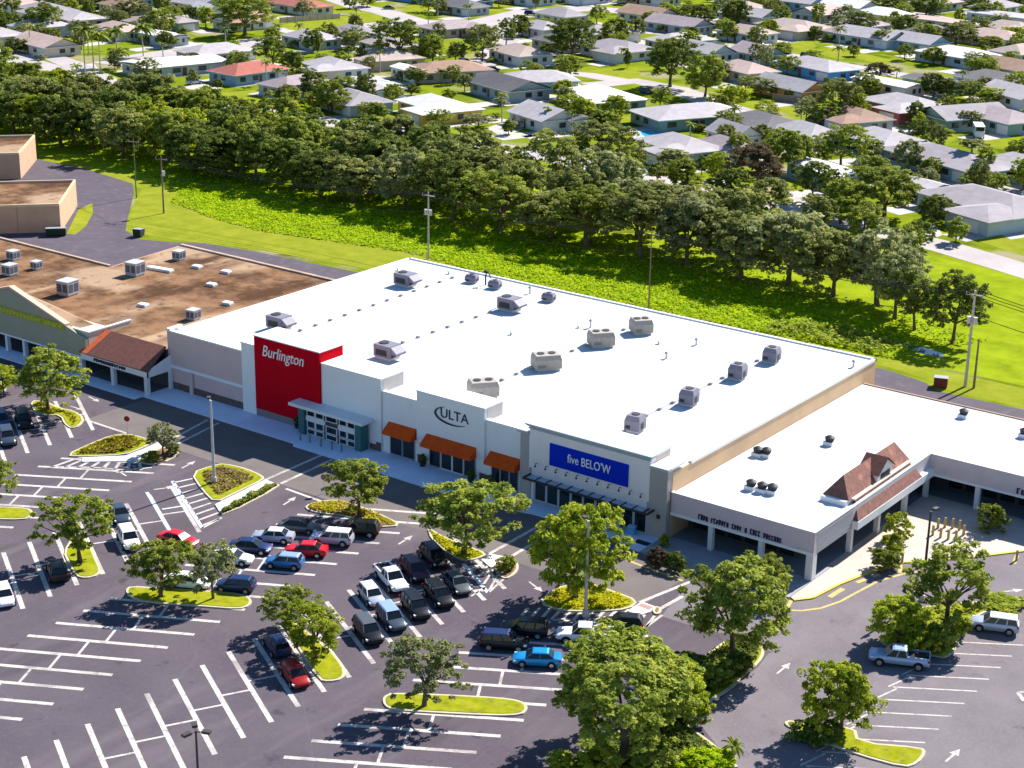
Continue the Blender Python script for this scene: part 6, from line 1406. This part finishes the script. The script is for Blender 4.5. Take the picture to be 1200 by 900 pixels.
# garden fences
for a, bb, l in (((328, 27), (398, 22), 'tan garden fence in front of the dark red-roofed house'), ((905, 118), (955, 124), 'dark wooden fence in front of the orange-walled house')):
    A, B = np.array(G(*a)), np.array(G(*bb)); t = thing('garden_fence', l, 'fence', tuple(A)); b = MB(); d = (B-A)/np.linalg.norm(B-A); n = np.array([-d[1], d[0], 0])*.05
    b.prism([tuple((A-n)[:2]), tuple((B-n)[:2]), tuple((B+n)[:2]), tuple((A+n)[:2])], .1, 1.9); b.build('panel', mat('fence_tan', (.50, .40, .30), .9, var=.1, scale=1) if 'tan' in l else M_wood, t, tuple(A))
    b = MB(); nn = int(np.linalg.norm(B-A)/3)
    for i in range(nn+1): q = A+(B-A)*i/nn; b.box(q[0]-.08, q[0]+.08, q[1]-.08, q[1]+.08, 0, 2.05)
    b.build('posts', M_wood, t, tuple(A))

# ------------------------------------------------------------------ trees of the suburb
USED = {}
def near_label(px, kindname):
    best = sorted(HPX[:69], key=lambda h: (h[0][0]-px[0])**2+((h[0][1]-px[1])*1.6)**2)[0]
    dx, dy = px[0]-best[0][0], px[1]-best[0][1]
    rel = ('right of' if dx > 0 else 'left of') if abs(dx) > abs(dy)*1.3 else ('in front of' if dy > 0 else 'behind')
    base = '%s %s the %s' % (kindname, rel, NICK[best[1]])
    return base
def slab(label):
    USED[label] = USED.get(label, 0)+1
    return label
RT = [((985, 262), 206, 62, 1, 'm'), ((1012, 288), 236, 54, 0, 'm'), ((1092, 266), 226, 40, 1, 'd'), ((1062, 302), 262, 42, 2, 'm'), ((905, 252), 204, 58, 1, 'o'), ((850, 238), 194, 52, 2, 'd'), ((1120, 285), 255, 34, 3, 'm'), ((800, 222), 182, 44, 1, 'm'), ((960, 272), 226, 50, 2, 'o'),   # base px, top row, width px, kind, leaf
 ((47, 40), 5, 46, 0, 'd'), ((12, 37), 12, 32, 1, 'd'), ((186, 42), 8, 42, 2, 'm'), ((152, 22), 0, 42, 0, 'd'), ((120, 10), -8, 50, 1, 'd'), ((205, 30), 5, 30, 0, 'm'), ((215, 52), 32, 16, 3, 'd'), ((195, 56), 38, 26, 3, 'm'),
 ((287, 42), -8, 78, 4, 'm'), ((320, 80), 40, 46, 0, 'd'), ((226, 99), 80, 13, 3, 'o'), ((376, 84), 62, 26, 2, 'm'), ((386, 134), 92, 50, 1, 'm'), ((372, 66), 40, 9, 3, 'd'), ((330, 118), 104, 22, 3, 'm'),
 ((468, 74), 22, 58, 0, 'd'), ((507, 74), 37, 40, 1, 'm'), ((534, 72), 48, 30, 2, 'o'), ((565, 72), 25, 46, 4, 'o'), ((593, 53), 22, 28, 0, 'd'), ((423, 78), 54, 16, 3, 'd'), ((526, 118), 104, 22, 3, 'l'), ((482, 112), 98, 22, 3, 'd'), ((520, 82), 68, 22, 3, 'l'), ((400, 78), 60, 22, 3, 'm'),
 ((670, 72), 17, 66, 0, 'd'), ((722, 54), 18, 44, 1, 'm'), ((612, 42), 15, 26, 2, 'd'), ((668, 92), 62, 36, 2, 'm'), ((785, 102), 40, 72, 0, 'd'), ((826, 114), 60, 56, 1, 'm'), ((630, 88), 75, 22, 3, 'm'), ((735, 80), 58, 12, 3, 'd'), ((668, 136), 108, 34, 2, 'l'), ((692, 138), 122, 20, 3, 'd'), ((782, 22), 4, 32, 3, 'l'), ((655, 42), 22, 34, 0, 'd'),
 ((822, 32), 3, 46, 0, 'd'), ((862, 30), -3, 42, 1, 'd'), ((858, 128), 98, 42, 2, 'l'), ((905, 90), 76, 16, 3, 'd'), ((982, 144), 88, 56, 4, 'o'), ((895, 40), 25, 16, 3, 'd'), ((908, 42), 28, 14, 3, 'd'), ((950, 46), 33, 20, 3, 'd'), ((1004, 145), 106, 26, 2, 'l'), ((925, 205), 148, 60, 1, 'm'), ((985, 197), 148, 62, 0, 'm'), ((886, 228), 165, 76, 4, 'b'), ((838, 211), 175, 32, 2, 'l'), ((925, 118), 104, 14, 3, 'l'), ((822, 205), 182, 22, 3, 'd'),
 ((1045, 16), -6, 56, 0, 'd'), ((1085, 18), -4, 44, 1, 'd'), ((1010, 40), 12, 42, 0, 'd'), ((1060, 42), 14, 36, 1, 'd'), ((1087, 52), 26, 38, 2, 'm'), ((1120, 54), 24, 52, 4, 'o'), ((1162, 62), 40, 40, 1, 'm'), ((1185, 68), 48, 32, 0, 'd'), ((1190, 98), 82, 24, 2, 'm'), ((1030, 94), 72, 38, 4, 'b'), ((1020, 112), 90, 32, 1, 'm'), ((1077, 154), 131, 20, 3, 'l'), ((1088, 210), 183, 30, 1, 'm'), ((1140, 228), 195, 46, 0, 'm'), ((1168, 226), 200, 30, 2, 'm'), ((1036, 258), 192, 98, 4, 'm'), ((1078, 292), 256, 34, 1, 'd'),
 ((952, 238), 186, 52, 0, 'd'), ((704, 206), 142, 88, 0, 'o'), ((742, 200), 172, 34, 1, 'o'), ((858, 12), -4, 30, 1, 'd'), ((1150, 22), 2, 40, 0, 'd'), ((1192, 12), -4, 26, 1, 'd'), ((965, 20), 4, 18, 3, 'm'), ((430, 8), -6, 26, 3, 'l'), ((410, 10), -8, 22, 1, 'm'), ((1185, 50), 30, 30, 2, 'l'), ((1095, 48), 34, 22, 3, 'l'),
 ((1120, 46), 30, 20, 3, 'l'), ((880, 60), 50, 12, 3, 'd'), ((840, 60), 50, 30, 3, 'm'), ((600, 46), 36, 14, 3, 'd'), ((30, 62), 46, 14, 3, 'd'), ((560, 88), 76, 16, 3, 'd'), ((1055, 165), 152, 16, 3, 'm'), ((560, 150), 132, 40, 4, 'g'), ((596, 158), 140, 20, 3, 'd'), ((470, 150), 134, 24, 3, 'l'), ((440, 140), 118, 40, 2, 'm'), ((345, 122), 100, 24, 2, 'm'), ((770, 212), 190, 30, 3, 'm'), ((808, 220), 202, 40, 3, 'l'), ((255, 105), 92, 16, 3, 'd'), ((640, 165), 150, 22, 3, 'l'), ((700, 152), 138, 22, 3, 'l'),
 ((760, 30), 12, 24, 1, 'm'), ((690, 40), 24, 30, 1, 'd'), ((640, 66), 50, 20, 3, 'd'), ((1000, 66), 52, 18, 3, 'm'), ((1145, 88), 66, 26, 1, 'm'), ((1200, 60), 40, 26, 1, 'd'), ((1160, 92), 72, 18, 3, 'm'), ((905, 110), 92, 22, 3, 'm'), ((255, 22), 2, 18, 3, 'm'), ((85, 14), -2, 20, 3, 'l'), ((0, 32), 8, 18, 1, 'm'),
]
KK = {0: KP[0], 1: KD[0], 2: KD[1], 3: KS[0], 4: KP[2]}
LL = {'d': (L_dark, 'dark green'), 'm': (L_mid, 'mid green'), 'l': (L_lime, 'lime green'), 'o': (L_olive, 'olive green'), 'b': (L_brown, 'brownish'), 'g': (L_grey, 'grey-green')}
LAB = []
for i, (px, tp, wd, kd, lf) in enumerate(RT):
    sz = 'large' if wd >= 50 else 'medium' if wd >= 28 else 'small'
    LAB.append(near_label(px, '%s %s %s' % (sz, LL[lf][1], 'bush' if wd < 24 and kd == 3 else 'tree')))
for i, (px, tp, wd, kd, lf) in enumerate(RT):
    l = LAB[i]; same = [j for j in range(len(RT)) if LAB[j] == l]
    if len(same) > 1:
        same.sort(key=lambda j: RT[j][0][0]); wds = l.split(); l = '%s %s' % (ORD[same.index(i)], l)
    k = KK[kd] if kd != 0 else KP[i % 4]
    if kd == 1: k = KD[i % 3]
    tree('garden_bush' if 'bush' in l else 'garden_tree', l, 'bush' if 'bush' in l else 'tree', G(*px), tp, wd, k, LL[lf][0], 'trees of the suburb')
RP = 'palms of the suburb'
for b_, tp, wd, lf, l in (((100, 87), 27, 34, L_dark, 'tall royal palm, leftmost of the palm cluster left of the white flat-roofed house'), ((110, 83), 30, 30, L_mid, 'tall royal palm, second from left in the palm cluster'), ((118, 86), 34, 32, L_mid, 'tall royal palm, third from left in the palm cluster'), ((138, 78), 28, 36, L_dark, 'tall royal palm, fourth from left in the palm cluster'), ((168, 66), 24, 38, L_dark, 'tall royal palm, rightmost of the palm cluster'), ((140, 80), 54, 30, L_mid, 'short palm with full crown in front of the palm cluster'),
     ((90, 92), 74, 16, L_mid, 'small palm on the lawn left of the palm cluster'), ((176, 82), 68, 14, L_mid, 'small palm before the white flat-roofed house'), ((36, 60), 28, 16, L_mid, 'slim palm before the pink-roofed cream house'), ((350, 40), 26, 14, L_dark, 'small palm on the verge, right of two below the tan fence'), ((325, 42), 27, 14, L_dark, 'small palm on the verge, left of two below the tan fence'), ((418, 38), 7, 13, L_dark, 'tall slim palm on the verge above the wide road'), ((502, 36), 12, 14, L_dark, 'tall slim palm at the fork of the wide road'), ((549, 28), 4, 15, L_dark, 'tall slim palm before the long blue building'), ((513, 20), 5, 12, L_dark, 'short slim palm before the long blue building'),
     ((982, 72), 30, 18, L_olive, 'tall street palm by the tan roofs'), ((982, 72), 52, 18, L_mid, 'short palm at the foot of the tall street palm'), ((1140, 92), 66, 26, L_mid, 'palm before the white hipped roof'), ((1152, 94), 74, 18, L_mid, 'smaller palm right of the palm before the white hipped roof'), ((1078, 108), 92, 18, L_mid, 'small palm behind the red-walled house'), ((265, 66), 30, 16, L_dark, 'slim palm standing before the huge tree at the top'), ((340, 108), 94, 14, L_mid, 'left of two small palms before the mauve-roofed house'), ((356, 110), 92, 16, L_mid, 'right of two small palms before the mauve-roofed house')):
    palm(l, G(*b_), tp, wd, lf, RP)
# planting at each house
rd = random.Random(77)
SPOT = (('left front corner', -.5, -.62), ('right front corner', .52, -.72), ('left back corner', -.5, .72), ('right back corner', .5, .7), ('back wall', .08, .8), ('front wall', -.12, -.7))
for px, kd, L, W, ang, rc, wc, lab in HOUSES:
    g = G(*px); c, s = math.cos(math.radians(ang)), math.sin(math.radians(ang))
    fill = NICK[lab] in NICKS[69:]; used = set()
    for nm, fx, fy in rd.sample(SPOT, 4 if fill else rd.choice((3, 4, 4, 5))):
        x, y = fx*L+rd.uniform(-1, 1)+(1.5 if fx > .3 else -1.5 if fx < -.3 else 0), fy*W*1.05+rd.uniform(-1, 1)
        P = (g[0]+c*x-s*y, g[1]+s*x+c*y, 0)
        q = PX(P)
        if not (-20 < q[0] < 1220 and -12 < q[1] < 300): continue
        big = rd.random() < .55
        if not fill and rd.random() < .12:
            l = 'small palm, %s of %s' % (nm, NICK[lab]); hp = rd.uniform(4, 8); d_ = q[2]
            palm(l, P, PX((P[0], P[1], hp))[1], 3.6*F_PX/d_, rd.choice((L_mid, L_dark, L_olive)), 'palms of the suburb', v=rd.choice((0, 1))); continue
        lf = rd.choice(('d', 'm', 'm', 'l', 'o', 'g'))
        word = 'tree' if big else 'bush'
        l = '%s %s, %s of %s' % (LL[lf][1], word, nm, NICK[lab])
        if fill:
            l = '%s %s by %s' % (LL[lf][1], word, NICK[lab])
            if l in used: continue
            used.add(l)
        if big: tree('garden_tree', l, 'tree', P, 0, 0, rd.choice(KD+KP), LL[lf][0], 'trees of the suburb', width=rd.uniform(4.5, 9.5), height=rd.uniform(4.5, 8))
        else: tree('garden_bush', l, 'bush', P, 0, 0, rd.choice(KS), LL[lf][0], 'trees of the suburb', width=rd.uniform(2.2, 4.5), height=rd.uniform(1.4, 3))
# flat-topped pine by the long grey roof
g = G(1136, 203); t = thing('umbrella_pine', 'flat-topped umbrella tree standing in front of the long grey hipped roof', 'tree', g); H = height_for(g, 163); d = PX(g)[2]; R = 34*d/F_PX/2
tr = bpy.data.objects.new('trunk', PTR); COL.objects.link(tr); tr.parent = t; tr.scale = (1.6, 1.6, H*.85)
cr = bpy.data.objects.new('crown', KS[1].crown); COL.objects.link(cr); cr.parent = t; cr.location = (0, 0, H*.86); cr.scale = (R, R, H*.17); slot(cr, L_olive)
